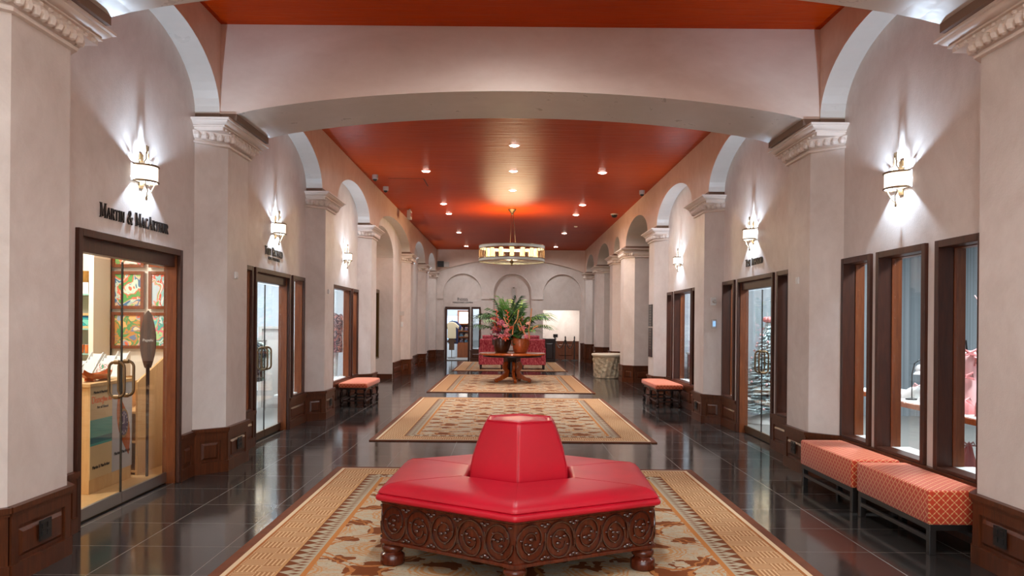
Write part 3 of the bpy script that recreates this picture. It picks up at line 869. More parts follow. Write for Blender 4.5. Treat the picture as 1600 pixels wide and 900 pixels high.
# ================================================================ SCONCES
def sconce():
    """wall at local y=0, standing off towards +y ; z=0 is shade centre"""
    r = root('wall_sconce')
    hw, dp, h = .132, .115, .065
    def half(hw_, dp_, z, n=20): return [(hw_ * math.cos(PI * i / n), .018 + dp_ * math.sin(PI * i / n), z) for i in range(n + 1)]
    mb = MB()
    o = half(hw, dp, -h); i_ = half(hw - .003, dp - .003, -h); o2 = half(hw, dp, h); i2 = half(hw - .003, dp - .003, h)
    n = len(o)
    for k in range(n - 1):
        mb.add([o[k], o[k + 1], o2[k + 1], o2[k]], [(0, 1, 2, 3)]); mb.add([i_[k], i2[k], i2[k + 1], i_[k + 1]], [(0, 1, 2, 3)])
        mb.add([o2[k], o2[k + 1], i2[k + 1], i2[k]], [(0, 1, 2, 3)]); mb.add([o[k], i_[k], i_[k + 1], o[k + 1]], [(0, 1, 2, 3)])
    mb.build('shade', 'shade', r, recalc=False, smooth=40)
    for z in (-h, h):
        mb = MB(); mb.tube(half(hw + .004, dp + .004, z), .0085, 6); mb.box(-hw - .008, hw + .008, .004, .018, z - .006, z + .006); mb.build('band', 'bronze', r, smooth=50)
    mb = MB(); mb.prism([(-.035, -.12), (.035, -.12), (.045, 0), (.03, .17), (-.03, .17), (-.045, 0)], 'y', 0, .012)
    mb.build('back_plate', 'brass', r, bevel=.003)
    for sg in (-1, 1):
        mb = MB(); mb.tube([(sg * .09, .08, -h), (sg * .07, .075, -.10), (sg * .035, .075, -.135), (sg * .015, .06, -.165), (0, .05, -.185)], .0055, 6)
        mb.build('lower_scroll', 'bronze', r, smooth=60); mb = MB()
        mb.tube([(sg * .06, .05, h), (sg * .05, .055, .10), (sg * .02, .055, .125), (sg * .022, .055, .16), (sg * .012, .055, .185), (0, .055, .195)], .006, 6)
        mb.build('scroll_arm', 'bronze', r, smooth=60)
    mb = MB()
    mb.tube([(0, .05, -.18), (0, .05, -.20)], [.006, .012], 8); mb.ball((0, .05, -.205), .011, 8)
    mb.tube([(-.012, .055, .19), (-.016, .055, .235), (.016, .055, .235), (.012, .055, .19)], .006, 6)
    mb.build('pendant_tip', 'bronze', r, smooth=60)
    mb = MB()
    for sg in (-1, 1): mb.tube([(sg * .115, .04, h), (sg * .115, .04, h + .03)], .004, 6); mb.ball((sg * .115, .04, h + .034), .010, 8, (1, 1, .6))
    mb.build('finial', 'bronze', r, smooth=60)
    lamp('POINT', 'sconce_light', (0, .082, .025), SCONCE_W, (.62, .80, 1.0), r, size=.012)
    return r
sc = [(-1, 6.62, 'lit brass sconce above the MARTIN & MACARTHUR lettering'), (-1, 10.45, 'lit brass sconce above the TORI RICHARD lettering'), (-1, 14.9, 'lit brass sconce above the mannequin window'),
      (1, 6.62, 'lit brass sconce above the three tall windows by the long benches'), (1, 10.62, 'lit brass sconce above the TRH INSPIRED lettering'), (1, 15.1, 'lit brass sconce near the black directory panels'),
      (-1, 24.5, 'lit brass sconce in the sixth arch, hidden behind pillars'), (-1, 28.35, 'lit brass sconce in the last arch before the end wall')]
s0 = sconce()
for i, (s, y, lab) in enumerate(sc):
    o = s0 if i == 0 else copy_tree(s0)
    o.location = (sx(s, W), y, 2.705); o.rotation_euler = (0, 0, -PI / 2 if s < 0 else PI / 2)
    tag(o, lab, 'wall lamp', 'brass half drum wall sconces')

# ================================================================ DOWNLIGHTS
def downlight():
    r = root('ceiling_downlight')
    mb = MB(); mb.lathe([(.068, -.004), (.088, -.006), (.092, 0), (.068, 0)], 24, cap=False); mb.build('trim_ring', 'white', r, smooth=40)
    mb = MB(); mb.lathe([(.068, -.012), (.05, -.018), (.02, -.021)], 20); mb.build('lens', 'lens', r, smooth=60)
    lamp('SPOT', 'downlight_beam', (0, 0, -.03), DOWN_W, (.96, .98, 1), r, size=.06, spot=168, blend=1.0)
    return r
dl = [(.08, 12.94), (.08, 15.12), (.08, 17.3), (-1.58, 15.2), (1.77, 15.2), (-1.58, 19.35), (1.78, 19.35), (-1.58, 21.1), (1.77, 21.1), (-1.58, 25.45), (1.77, 25.45), (-1.58, 29.95), (1.77, 29.95)]
dn_ = ['first ceiling downlight beyond the big arched beam, on the centre line', 'middle one of three ceiling downlights on the centre line', 'ceiling downlight on the centre line closest to the chandelier',
       'ceiling downlight at the level of the two dome cameras', 'ceiling downlight opposite the one by the two dome cameras', 'ceiling downlight on the exit sign side, nearer of a close pair', 'ceiling downlight on the black dome camera side, nearer of a close pair',
       'ceiling downlight on the exit sign side, farther of a close pair', 'ceiling downlight on the black dome camera side, farther of a close pair', 'ceiling downlight beyond the close pair on the exit sign side', 'ceiling downlight beyond the close pair on the dome camera side',
       'last ceiling downlight before the end wall, over the shop doorway', 'last ceiling downlight before the end wall, over the white room opening']
extra = [(.08, 6.55), (-1.6, 2.6), (1.78, 2.6), (.08, 2.6), (-1.6, -1.2), (1.78, -1.2), (.08, 10.4)]  # unseen downlights added to brighten the near hall
d0 = downlight()
for i, (x, y) in enumerate(dl + extra[:6]):
    o = d0 if i == 0 else copy_tree(d0)
    o.location = (x, y, ZC); tag(o, dn_[i] if i < 13 else 'unseen round ceiling downlight added nearer than the big arched beam, above the frame', 'downlight', 'round recessed downlights in the red ceiling' if i < 13 else 'unseen downlights added nearer than the big arched beam')

# ================================================================ CHANDELIER
cy = 20.2
ch = root('drum_chandelier', (.085, cy, ZC), 'wide drum chandelier with lit glass tubes hanging over the flower table', 'chandelier')
z0, z1, Rr = 3.05 - ZC, 3.45 - ZC, .83
mb = MB(); mb.lathe([(.11, 0), (.11, -.012), (.035, -.10), (.03, -.13), (.012, -.14)], 24); mb.build('canopy', 'bronze', ch, smooth=40)
mb = MB()
for a in (0, 2.09, 4.19): mb.tube([(.03 * math.cos(a), .03 * math.sin(a), -.13), (.09 * math.cos(a), .09 * math.sin(a), z1 + .1), (.12 * math.cos(a), .12 * math.sin(a), z1 - .02)], .006, 6)
mb.build('rod', 'bronze', ch, smooth=60)
pw = plain('pale_verdigris', (176, 182, 176), .4, .4)
for za, zb in ((z0, z0 + .075), (z1 - .075, z1)):
    mb = MB(); mb.lathe([(Rr - .012, za), (Rr, za), (Rr, zb), (Rr - .012, zb), (Rr - .012, za)], 72, cap=False); mb.build('band', pw, ch, smooth=30)
    mb = MB()
    for z in (za, zb): mb.tube([(Rr * math.cos(t * PI / 36), Rr * math.sin(t * PI / 36), z) for t in range(72)], .008, 6, closed=True)
    mb.build('band_edge', 'bronze', ch, smooth=60)
mb = MB()
zm = (z0 + z1) / 2; hh = (z1 - z0) / 2 - .075
for k in range(40):
    a = 2 * PI * k / 40; P = []
    for i in range(14):
        t = 2 * PI * i / 14; aa = a + .105 * math.cos(t); P.append(((Rr - .004) * math.cos(aa), (Rr - .004) * math.sin(aa), zm + hh * math.sin(t)))
    mb.tube(P, .0045, 4, closed=True)
mb.build('oval_lattice', 'bronze', ch, smooth=60)
mb = MB(); 
for a in (0, PI / 3, 2 * PI / 3): mb.tube([(-Rr * math.cos(a), -Rr * math.sin(a), z0 + .02), (Rr * math.cos(a), Rr * math.sin(a), z0 + .02)], .008, 6)
mb.lathe([(.02, z0 + .05), (.055, z0 + .03), (.05, z0), (.018, z0 - .06), (.024, z0 - .09), (.01, z0 - .10)], 16)
mb.lathe([(.015, z1 - .02), (.015, z0)], 8); mb.build('hub', 'bronze', ch, smooth=40)
mb = MB(); mb.lathe([(Rr - .02, z0 + .012), (Rr - .02, z0 + .018), (.02, z0 + .018), (.02, z0 + .012)], 48)
gm = m_glass('frosted_bowl', (.75, .76, .72, 1), 1.6, .25); mb.build('bottom_glass', gm, ch, smooth=30)
cn = None
for k in range(14):
    a = 2 * PI * (k + .5) / 14
    if cn is None:
        mb = MB(); mb.lathe([(.045, -.12), (.05, -.115), (.05, .115), (.042, .12)], 12); cn = mb.build('glass_tube', 'candle', ch, smooth=50); o = cn
    else: o = cn.copy(); C.objects.link(o); o.parent = ch
    o.location = (.62 * math.cos(a), .62 * math.sin(a), zm)
lamp('POINT', 'chandelier_glow', (0, 0, zm), 50, (1, .78, .5), ch, size=.3)
lamp('POINT', 'chandelier_uplight', (0, 0, z1 + .12), 150, (1, .74, .42), ch, size=.7)
fill_chandelier = copy_tree(ch); fill_chandelier.location = (.085, .2, ZC); tag(fill_chandelier, 'second drum chandelier added out of sight above for warm fill light', 'chandelier')  # unseen copy added as warm fill for the near ceiling and beams

# ================================================================ SIGN LETTERING
GL = {}
def g(ch, w_, strokes): GL[ch] = (w_, strokes)
K, t_ = .125, .06
def arc(cx_, cy_, rx, ry, a0, a1, n=10): return [(cx_ + rx * math.cos(math.radians(a0 + (a1 - a0) * i / n)), cy_ + ry * math.sin(math.radians(a0 + (a1 - a0) * i / n))) for i in range(n + 1)]
S_ = lambda x, y, w_=.26: ([(x - w_ / 2, y), (x + w_ / 2, y)], .045)
def sf(*ps): return [S_(x, y) for x, y in ps]
g('M', 1.02, [([(.14, 0), (.17, 1)], t_), ([(.17, 1), (.5, .08)], K), ([(.5, .08), (.85, 1)], t_), ([(.85, 1), (.88, 0)], K)] + sf((.14, 0), (.88, 0), (.14, 1), (.88, 1)))
g('A', .82, [([(.1, 0), (.41, 1)], t_), ([(.41, 1), (.72, 0)], K), ([(.2, .34), (.62, .34)], t_)] + sf((.1, 0), (.72, 0)))
g('R', .78, [([(.17, 0), (.17, 1)], K), ([(.17, .97)] + arc(.36, .74, .24, .23, 90, -90) + [(.17, .5)], .10), ([(.38, .5), (.72, 0)], K)] + sf((.17, 0), (.72, 0), (.14, 1)))
g('T', .74, [([(.37, 0), (.37, 1)], K), ([(.04, .97), (.70, .97)], .07), ([(.06, 1), (.06, .82)], .05), ([(.68, 1), (.68, .82)], .05)] + sf((.37, 0)))
g('I', .36, [([(.18, 0), (.18, 1)], K)] + sf((.18, 0), (.18, 1)))
g('N', .84, [([(.15, 0), (.15, 1)], t_), ([(.15, 1), (.7, 0)], K), ([(.7, 0), (.7, 1)], t_)] + sf((.15, 0), (.12, 1), (.7, 1)))
g('H', .86, [([(.17, 0), (.17, 1)], K), ([(.69, 0), (.69, 1)], K), ([(.17, .52), (.69, .52)], t_)] + sf((.17, 0), (.17, 1), (.69, 0), (.69, 1)))
g('C', .78, [(arc(.45, .5, .36, .47, 50, 310, 16), .12), ([(.70, .98), (.70, .78)], .05)])
g('U', .84, [([(.16, 1), (.16, .3)] + arc(.42, .3, .26, .28, 180, 360) + [(.68, 1)], .11)] + sf((.16, 1), (.68, 1)))
g('O', .86, [(arc(.43, .5, .36, .47, 0, 360, 20), .12)])
g('D', .84, [([(.16, 0), (.16, 1)], K), ([(.16, .97)] + arc(.34, .5, .40, .47, 90, -90, 12) + [(.16, .03)], .10)] + sf((.13, 0), (.13, 1)))
g('S', .62, [(arc(.31, .74, .20, .23, 30, 270, 10) + arc(.31, .27, .22, .24, 90, -150, 10), .11)])
g('P', .72, [([(.17, 0), (.17, 1)], K), ([(.17, .97)] + arc(.38, .72, .25, .25, 90, -90) + [(.17, .47)], .10)] + sf((.17, 0), (.14, 1)))
g('E', .68, [([(.17, 0), (.17, 1)], K), ([(.1, .97), (.58, .97)], t_), ([(.1, .03), (.60, .03)], t_), ([(.17, .52), (.48, .52)], t_), ([(.58, 1), (.58, .84)], .05), ([(.60, .18), (.60, 0)], .05)])
g('&', .92, [([(.86, .5), (.62, .12)] + arc(.36, .26, .26, .24, -50, -250, 8) + [(.42, .62)] + arc(.42, .78, .14, .18, -40, 220, 8) + [(.82, 0)], .11)])
def lettering(text, H, small=.78, squeeze=.62, depth=.012, gap=.05):
    """raised letters in the local x-z plane, centred on x ; first letters of words taller"""
    mb = MB(); x = 0; first = True
    for c in text:
        if c == ' ': x += H * .30; first = True; continue
        k = H * (1 if (first or c in '&^') else small)
        if c == '^': first = True; continue
        wd, st = GL[c]
        for path, th in st:
            for p, q in zip(path, path[1:]):
                d = Vector((q[0] - p[0], q[1] - p[1])); L = d.length
                if L < 1e-6: continue
                d /= L; nn = Vector((-d.y, d.x)) * th / 2; e = d * (th * .18 if len(path) > 2 else 0)
                P = [(p[0] - e.x + nn.x, p[1] - e.y + nn.y), (p[0] - e.x - nn.x, p[1] - e.y - nn.y), (q[0] + e.x - nn.x, q[1] + e.y - nn.y), (q[0] + e.x + nn.x, q[1] + e.y + nn.y)]
                mb.prism([(x + a * k * squeeze, b_ * k) for a, b_ in P], 'y', -depth, 0)
        x += wd * k * squeeze + gap * H * squeeze; first = False
    mb.v = [(a - x / 2, b_, c_) for a, b_, c_ in mb.v]
    return mb, x
def sign(text, loc, rz, H, width, label, small=.78, name='shop_sign_lettering'):
    mb, wdt = lettering(text, H, small); k = width / wdt
    mb.v = [(a * k, b_, c_) for a, b_, c_ in mb.v]
    o = mb.build(name, 'letter', loc=loc); o.rotation_euler = (0, 0, rz); return tag(o, label, 'sign')
def text_mesh(body, size, depth=.002, align='CENTER', sxk=1.0):
    cu = bpy.data.curves.new('t', 'FONT'); cu.body = body; cu.size = size; cu.extrude = depth; cu.align_x = align
    to = bpy.data.objects.new('t', cu); C.objects.link(to)
    dg = bpy.context.evaluated_depsgraph_get()
    me = bpy.data.meshes.new_from_object(to.evaluated_get(dg)); bpy.data.objects.remove(to)
    for v in me.vertices: v.co.x *= sxk
    return me
def text_obj(name, body, size, mat, parent, loc, rot, sxk=1.0, depth=.002):
    me = text_mesh(body, size, depth, sxk=sxk); me.materials.clear(); me.materials.append(MAT[mat] if isinstance(mat, str) else mat)
    o = bpy.data.objects.new(name, me); C.objects.link(o); o.location = loc; o.rotation_euler = rot
    if parent: o.parent = parent
    return o
sign('MARTIN & MAC^ARTHUR', (sx(-1, W), 6.555, 2.27), PI / 2, .105, 1.2, 'black raised letters reading MARTIN & MACARTHUR over the shop door')
r = root('shop_sign_lettering', (sx(-1, W), 10.4, 2.29), 'black raised letters reading TORI RICHARD HONOLULU 1956 over a door', 'sign', rz=PI / 2)
mb, wd_ = lettering('TORI RICHARD', .105); mb.v = [(a * .78 / wd_, b_, c_ + .055) for a, b_, c_ in mb.v]; mb.build('name_line', 'letter', r)
text_obj('small_line', 'HONOLULU 1956', .055, 'letter', r, (0, -.006, -.005), (PI / 2, 0, 0), 1.15, .005)
sign('TRH INSPIRED', (sx(1, W), 10.57, 2.30), -PI / 2, .095, .74, 'black raised letters reading TRH INSPIRED over the tree door', .85)
r = root('shop_sign_lettering', (-1.79, YEND, 2.28), 'dark raised letters on the end wall above the shop doorway', 'sign')
mb, wd_ = lettering('PASHMA', .12, .85); mb.v = [(a * .42 / wd_, b_, c_ + .09) for a, b_, c_ in mb.v]; mb.build('name_line', 'letter', r)
text_obj('small_line', "WORLD'S FINEST CASHMERE", .07, 'letter', r, (0, -.006, 0), (PI / 2, 0, 0), .9, .005)

# ================================================================ TABLE, FLOWERS
TX, TY = .115, 20.25
r = root('round_table', (TX, TY, .014), 'round red brown pedestal table with scrolled legs carrying the flowers', 'table')
mb = MB(); mb.lathe([(.80, .685), (.835, .69), (.845, .71), (.835, .735), (.82, .74), (.02, .742)], 64); mb.build('tabletop', 'wood_table', r, smooth=35)
mb = MB(); mb.lathe([(.72, .64), (.74, .645), (.74, .686), (.70, .686)], 48); mb.build('apron', 'wood_dark', r, smooth=35)
mb = MB(); mb.lathe([(.10, .12), (.13, .14), (.13, .2), (.105, .24), (.10, .5), (.13, .6), (.16, .64)], 8, a0=.4); mb.build('pedestal', 'wood_dark', r, bevel=.004)
out = [(.06, .16), (.06, .30), (.14, .34), (.16, .40), (.12, .47), (.17, .53), (.24, .50), (.27, .42), (.26, .34), (.20, .27), (.25, .20), (.36, .13), (.47, .10), (.50, .06), (.47, .0), (.42, .0), (.40, .035), (.30, .05), (.20, .10), (.12, .13)]
lg = None
for k in range(5):
    if lg is None:
        mb = MB(); 
        # split into convex-ish strips for clean shading
        mb.prism(out, 'y', -.035, .035); lg = mb.build('leg', 'wood_table', r, bevel=.012, seg=2); o = lg
    else: o = lg.copy(); C.objects.link(o); o.parent = r
    o.rotation_euler = (0, 0, -PI / 2 + .18 + k * 2 * PI / 5)
random.seed(4)
zt = .742 + .014
def bowl(cx_, cy_, Rb, h, mat, label, nm):
    r = root(nm, (cx_, cy_, zt + .002), label, 'vase')
    mb = MB(); n = 28; pr = [(.72, 0), (.86, .12), (.98, .4), (1.0, .7), (.94, .92), (.98, 1.0), (.9, 1.0), (.86, .9), (.9, .6), (.7, .3), (.3, .2)]
    rings = [[(Rb * q * math.cos(2 * PI * i / n) * (1 + .05 * math.sin(3 * 2 * PI * i / n + z * 3)), Rb * q * math.sin(2 * PI * i / n) * (1 + .05 * math.sin(3 * 2 * PI * i / n + z * 3)), z * h + .008 * math.sin(5 * 2 * PI * i / n) * z) for i in range(n)] for q, z in pr]
    mb.loft(rings); mb.build('body', mat, r, smooth=60); 
    return r
cop = wood('burl_copper', (206, 112, 56), (120, 52, 24), .3, 3.0, coat=.4)
bro = wood('burl_brown', (104, 62, 34), (62, 34, 20), .3, 2.0, coat=.4)
for (x, y, R_, h, m_, lab, nm) in [(TX - .27, TY + .02, .21, .38, bro, 'dark brown burl wood vase on the round table', 'wooden_vase'), (TX + .20, TY - .24, .20, .36, cop, 'copper orange burl wood vase on the round table', 'wooden_vase')]:
    v = bowl(x, y, R_, h, m_, lab, nm)
    mb = MB(); mb.tube([(-R_ * .98, 0, h * .5), (-R_ * 1.06, 0, h * .9), (-R_ * .8, 0, h * 1.1), (-R_ * .5, -.02, h * 1.02)], [.03, .026, .022, .014], 8); mb.tube([(R_ * .6, -R_ * .5, h * .9), (R_ * .9, -R_ * .5, h * 1.05), (R_ * 1.1, -R_ * .3, h * .7), (R_ * .9, -R_ * .2, h * .3)], [.014, .024, .02, .012], 8)
    mb.build('burl_rim', m_, v, smooth=60)
fl = root('flower_arrangement', (TX, TY, 1.02), 'tall arrangement of palm fronds, pink flowers and curled branches above the round table', 'flower arrangement')
greens = [plain('leaf_green_%d' % i, c, .45, var=.3) for i, c in enumerate([(58, 116, 56), (84, 144, 58), (42, 92, 58), (150, 186, 76), (112, 150, 112)])]
def frond(az, lean, L, mat, nleaf=15, lw=.019):
    mb = MB(); P = []
    dx, dy = math.cos(az), math.sin(az)
    for i in range(14):
        t = i / 13; rr = L * (lean * t * .5 + lean * .65 * t * t); zz = L * (t * (1.05 - lean * .35) - lean * .38 * t ** 3)
        P.append(Vector((dx * rr, dy * rr, zz)))
    mb.tube(P, [.008 * (1 - .7 * i / 13) for i in range(14)], 5)
    side = Vector((-dy, dx, 0))
    for k in range(nleaf):
        t = .28 + .70 * k / (nleaf - 1); f = t * 13; i = min(12, int(f)); p = P[i].lerp(P[i + 1], f - i); tg = (P[i + 1] - P[i]).normalized()
        ll = L * .42 * math.sin(PI * (.18 + .72 * (1 - abs(t - .55)))) * random.uniform(.8, 1.1)
        for sg in (-1, 1):
            d = (tg * .75 + side * sg * .8 + Vector((0, 0, -.12))).normalized()
            up = tg.cross(d).normalized(); q1 = p + d * ll * .5 + Vector((0, 0, .012)); q2 = p + d * ll + Vector((0, 0, -ll * .22))
            wv = d.cross(up).normalized() * lw * (1 if L > .6 else .8); th = up * .0015
            mb.loft([[tuple(p + th), tuple(p - th), tuple(p - th * 1.01), tuple(p + th * 1.01)], [tuple(q1 + wv + th), tuple(q1 - wv + th), tuple(q1 - wv - th), tuple(q1 + wv - th)], [tuple(q2 + th), tuple(q2 + th * .9), tuple(q2 - th), tuple(q2 - th * .9)]], True, True)
    return mb
for k in range(46):
    az = random.uniform(0, 2 * PI); 
    if k % 3: az = random.choice([0, PI]) + random.uniform(-.7, .7)
    lean = random.uniform(.15, .85) if k > 5 else random.uniform(.0, .4)
    mb = frond(az, lean, random.uniform(.7, 1.08), 0, 14)
    o = mb.build('palm_frond', greens[k % 5 if k % 5 != 3 else (3 if k % 2 else 1)], fl); o.location = (random.uniform(-.24, .24), random.uniform(-.1, .1), random.uniform(-.02, .12))
for k in range(12):   # broad low leaves
    az = random.uniform(-PI, 0); mb = MB(); L = random.uniform(.3, .48); dx, dy = math.cos(az), math.sin(az); el = random.uniform(.1, .9)
    rings = []
    for i in range(8):
        t = i / 7; wv = .085 * math.sin(PI * min(1, t * .95 + .05)) + .002; p = Vector((dx * L * t * math.cos(el), dy * L * t * math.cos(el), L * t * math.sin(el) - .12 * t * t))
        sd = Vector((-dy, dx, 0)) * wv; rings.append([tuple(p + sd), tuple(p + Vector((0, 0, -.012))), tuple(p - sd), tuple(p + Vector((0, 0, -.008)))])
    mb.loft(rings); o = mb.build('broad_leaf', greens[(k * 2) % 3], fl, smooth=50); o.location = (random.uniform(-.35, .35), -.05, random.uniform(0, .2))
pinks = [plain('petal_pink', (214, 112, 116), .45), plain('petal_coral', (232, 92, 60), .45), plain('petal_magenta', (150, 56, 78), .5), plain('petal_cream', (240, 176, 160), .45)]
def blossom(kind):
    mb = MB()
    if kind == 0:   # open lily-like bloom
        for i in range(6):
            a = i * PI / 3; P = []
            for j in range(5):
                t = j / 4; w_ = .028 * math.sin(PI * (t * .9 + .06)); c_ = Vector((math.cos(a) * .13 * t, math.sin(a) * .13 * t, .08 * t - .09 * t * t)); sd = Vector((-math.sin(a), math.cos(a), 0)) * w_
                P.append([tuple(c_ + sd), tuple(c_ - Vector((0, 0, .004))), tuple(c_ - sd), tuple(c_ + Vector((0, 0, .004)))])
            mb.loft(P)
        mb.ball((0, 0, .03), .018, 8)
    elif kind == 1:  # torch ginger cone
        for i in range(26):
            t = i / 26; a = i * 2.4; rr = .04 * math.sin(PI * (.15 + .8 * t)); mb.ball((rr * math.cos(a), rr * math.sin(a), t * .15), .018, 6, (1, 1, 1.6))
    else:           # hanging heliconia bracts
        for i in range(7):
            sg = 1 if i % 2 else -1
            mb.tube([(0, 0, i * .075), (sg * .03, 0, i * .075 + .01), (sg * .085, 0, i * .075 + .055)], [.017, .014, .002], 6)
        mb.tube([(0, 0, -.05), (0, 0, .5)], .009, 6)
    return mb
bl = [blossom(k).build('blossom', pinks[0], fl, smooth=60) for k in range(3)]
spots = [(0, -.28, -.42, .16, 0, 1.2), (0, -.16, -.46, .12, 1, 1.1), (0, -.38, -.36, .24, 2, 1.0), (1, -.30, -.36, .30, 2, 1.2), (1, -.05, -.46, .34, 1, .9), (2, -.52, -.25, .18, 2, 1.15)]
rs = random.Random(9)
for _ in range(22):
    sd_ = rs.choice([-1, -1, 1]); x_ = sd_ * rs.uniform(.08, .52)
    spots.append((rs.choice([0, 0, 1, 2]), x_, -.30 - rs.uniform(0, .2), rs.uniform(.10, .62), rs.choice([0, 1, 2, 2]) if sd_ < 0 else rs.choice([3, 3, 0, 1]), rs.uniform(.75, 1.15)))
for i, (k, x, y, z, c, sc_) in enumerate(spots):
    src = bl[k]; o = src if (i in (0, 3, 5)) else src.copy()
    if o is not src: C.objects.link(o); o.parent = fl
    me = src.data if False else src.data.copy(); me.materials.clear(); me.materials.append(pinks[c]); o.data = me
    o.location = (x, y, z); o.scale = (sc_ * .72,) * 3; o.rotation_euler = (random.uniform(.6, 1.2) if k != 2 else random.uniform(-.2, .2), random.uniform(-.4, .4), random.uniform(-.6, .6))
tw = plain('curled_branch', (222, 148, 96), .5)
for (x, z, pts) in [(-.18, .05, [(0, 0), (.08, .2), (.12, .34), (.02, .45), (-.04, .58)]), (0, .2, [(0, 0), (.02, .2), (.12, .4), (.15, .62)]), (.42, .1, [(0, 0), (-.02, .25), (.03, .5), (.05, .75)]), (.34, .15, [(0, 0), (-.1, .2), (-.16, .38)]), (.2, .3, [(0, 0), (-.08, .18), (-.02, .3), (.06, .34)]), (.48, .28, [(0, 0), (.06, .1), (.16, .14)])]:
    mb = MB(); mb.tube([(a, -.45 + .03 * math.sin(i * 2), b_) for i, (a, b_) in enumerate(pts)], [.02 - .0025 * i for i in range(len(pts))], 7)
    o = mb.build('curled_branch', tw, fl, smooth=60); o.location = (x, 0, z)

# ================================================================ ARMCHAIRS
def armchair(x, y, rz, label, h=.98, w_=.80):
    r = root('armchair', (x, y, .014), label, 'armchair', 'crimson upholstered armchairs beyond the flower table', rz=rz)
    mb = MB(); rbox(mb, -w_ / 2 + .02, w_ / 2 - .02, -.30, .40, .17, .40, .03); mb.build('seat', 'chairfab', r, smooth=50)
    mb = MB()
    prof = [(-.42, .15), (-.40, .5), (-.44, .8), (-.47, h - .03), (-.45, h), (-.38, h), (-.34, h - .04), (-.28, .6), (-.26, .15)]
    for k, hw in ((0, 1),): mb.prism([(p[0], p[1]) for p in prof], 'x', -w_ / 2 + .03, w_ / 2 - .03)
    mb.build('backrest', 'chairfab', r, bevel=.03, seg=3)
    for s in (-1, 1):
        mb = MB(); prof = [(-.42, .15), (-.42, .72), (-.3, .68), (.36, .60), (.40, .56), (.40, .15)]
        mb.prism(prof, 'x', s * (w_ / 2 - .11), s * w_ / 2); mb.build('armrest', 'chairfab', r, bevel=.03, seg=3)
    for xx in (-w_ / 2 + .06, w_ / 2 - .06):
        for yy in (-.36, .34): mb = MB(); mb.loft([[(xx + a * .02, yy + b_ * .02, 0) for a, b_ in ((-1, -1), (1, -1), (1, 1), (-1, 1))], [(xx + a * .03, yy + b_ * .03, .16) for a, b_ in ((-1, -1), (1, -1), (1, 1), (-1, 1))]]); mb.build('leg', 'wood_dark', r)
armchair(-.53, 26.1, 0, 'crimson armchair with its back turned, on the shop doorway side of the table')
armchair(.83, 26.1, 0, 'crimson armchair with its back turned, nearest the dark host stand')
armchair(-.66, 29.4, PI, 'crimson armchair facing the hall, behind the one on the doorway side', 1.04, .62)
armchair(.90, 29.4, PI, 'crimson armchair facing the hall, behind the one near the host stand', 1.04, .62)

# ================================================================ STONE PLANTER
r = root('stone_planter', (2.80, 22.33, 0), 'round carved stone planter standing between pillars', 'planter')
random.seed(7)
mb = MB(); n = 72; rings = []
for q, z in [(.36, 0), (.375, .01)] + [(.375 + .035 * (k / 22), .02 + .56 * k / 22) for k in range(23)] + [(.42, .60), (.34, .60), (.33, .3)]:
    rg = []
    for i in range(n):
        a = 2 * PI * i / n; dsp = 0
        if .03 < z < .56: dsp = .022 * math.sin(9 * a + 14 * z) * math.sin(22 * z + 3 * a) + .016 * math.sin(19 * a - 9 * z) + random.uniform(-.006, .006)
        rg.append(((q + dsp) * math.cos(a), (q + dsp) * math.sin(a), z))
    rings.append(rg)
mb.loft(rings); mb.build('bowl', 'stone', r, smooth=60)
mb = MB(); mb.lathe([(.40, .585), (.425, .60), (.45, .635), (.455, .66), (.44, .68), (.40, .685), (.37, .67), (.36, .6), (.40, .585)], 48, cap=False); mb.build('rim', plain('pale_stone', (226, 216, 196), .8), r, smooth=50)

# ================================================================ HOST STAND, STANCHIONS
r = root('host_stand', (1.62, 31.14, 0), 'dark wood host stand beside the white room opening', 'host stand')
mb = MB(); mb.box(-.23, .23, -.2, .2, .06, .88); panel_run(mb, (-.22, -.2), (.22, -.2), .88, (0, -1)); mb.build('cabinet', 'wood_dark', r, bevel=.004)
mb = MB(); mb.box(-.26, .26, -.24, .24, .88, .92); mb.build('worktop', 'wood_dark', r, bevel=.006)
mb = MB(); mb.box(-.24, .24, -.21, .21, 0, .06); mb.build('plinth', 'wood_black', r)
r = root('small_monitor', (1.86, 31.18, .922), 'small black screen standing on the host stand', 'monitor')
mb = MB(); mb.box(-.09, .09, -.012, .012, .04, .17); mb.build('screen', 'black', r, bevel=.004)
mb = MB(); mb.box(-.05, .05, -.04, .04, 0, .012); mb.box(-.012, .012, -.008, .008, .01, .05); mb.build('stand', 'black', r)
st = [(2.35, 32.6), (2.72, 32.6), (1.95, 33.1)]
for i, (x, y) in enumerate(st):
    r = root('rope_stanchion', (x, y, 0), ['black post carrying a rope, in the middle of the white room opening', 'black post carrying a rope, closest to the white room jamb', 'black post carrying a rope, just behind the host stand'][i], 'stanchion', 'black rope posts in the far opening')
    mb = MB(); mb.lathe([(.15, 0), (.15, .015), (.03, .035), (.022, .05)], 20); mb.build('base', 'black', r, smooth=40)
    mb = MB(); mb.lathe([(.022, .04), (.022, .9), (.035, .91), (.035, .93), (.02, .95), (.03, .98), (.01, 1.0)], 14); mb.build('post', 'black', r, smooth=40)
for (a, b_) in ((0, 1), (2, 0)):
    P = []
    for i in range(13):
        t = i / 12; P.append((st[a][0] + (st[b_][0] - st[a][0]) * t, st[a][1] + (st[b_][1] - st[a][1]) * t, .88 - .38 * math.sin(PI * t)))
    mb = MB(); mb.tube(P, .018, 8); tag(mb.build('velvet_rope', 'black', smooth=60), ['sagging black rope between the two posts in the opening', '', 'sagging black rope running from behind the host stand'][a], 'rope')

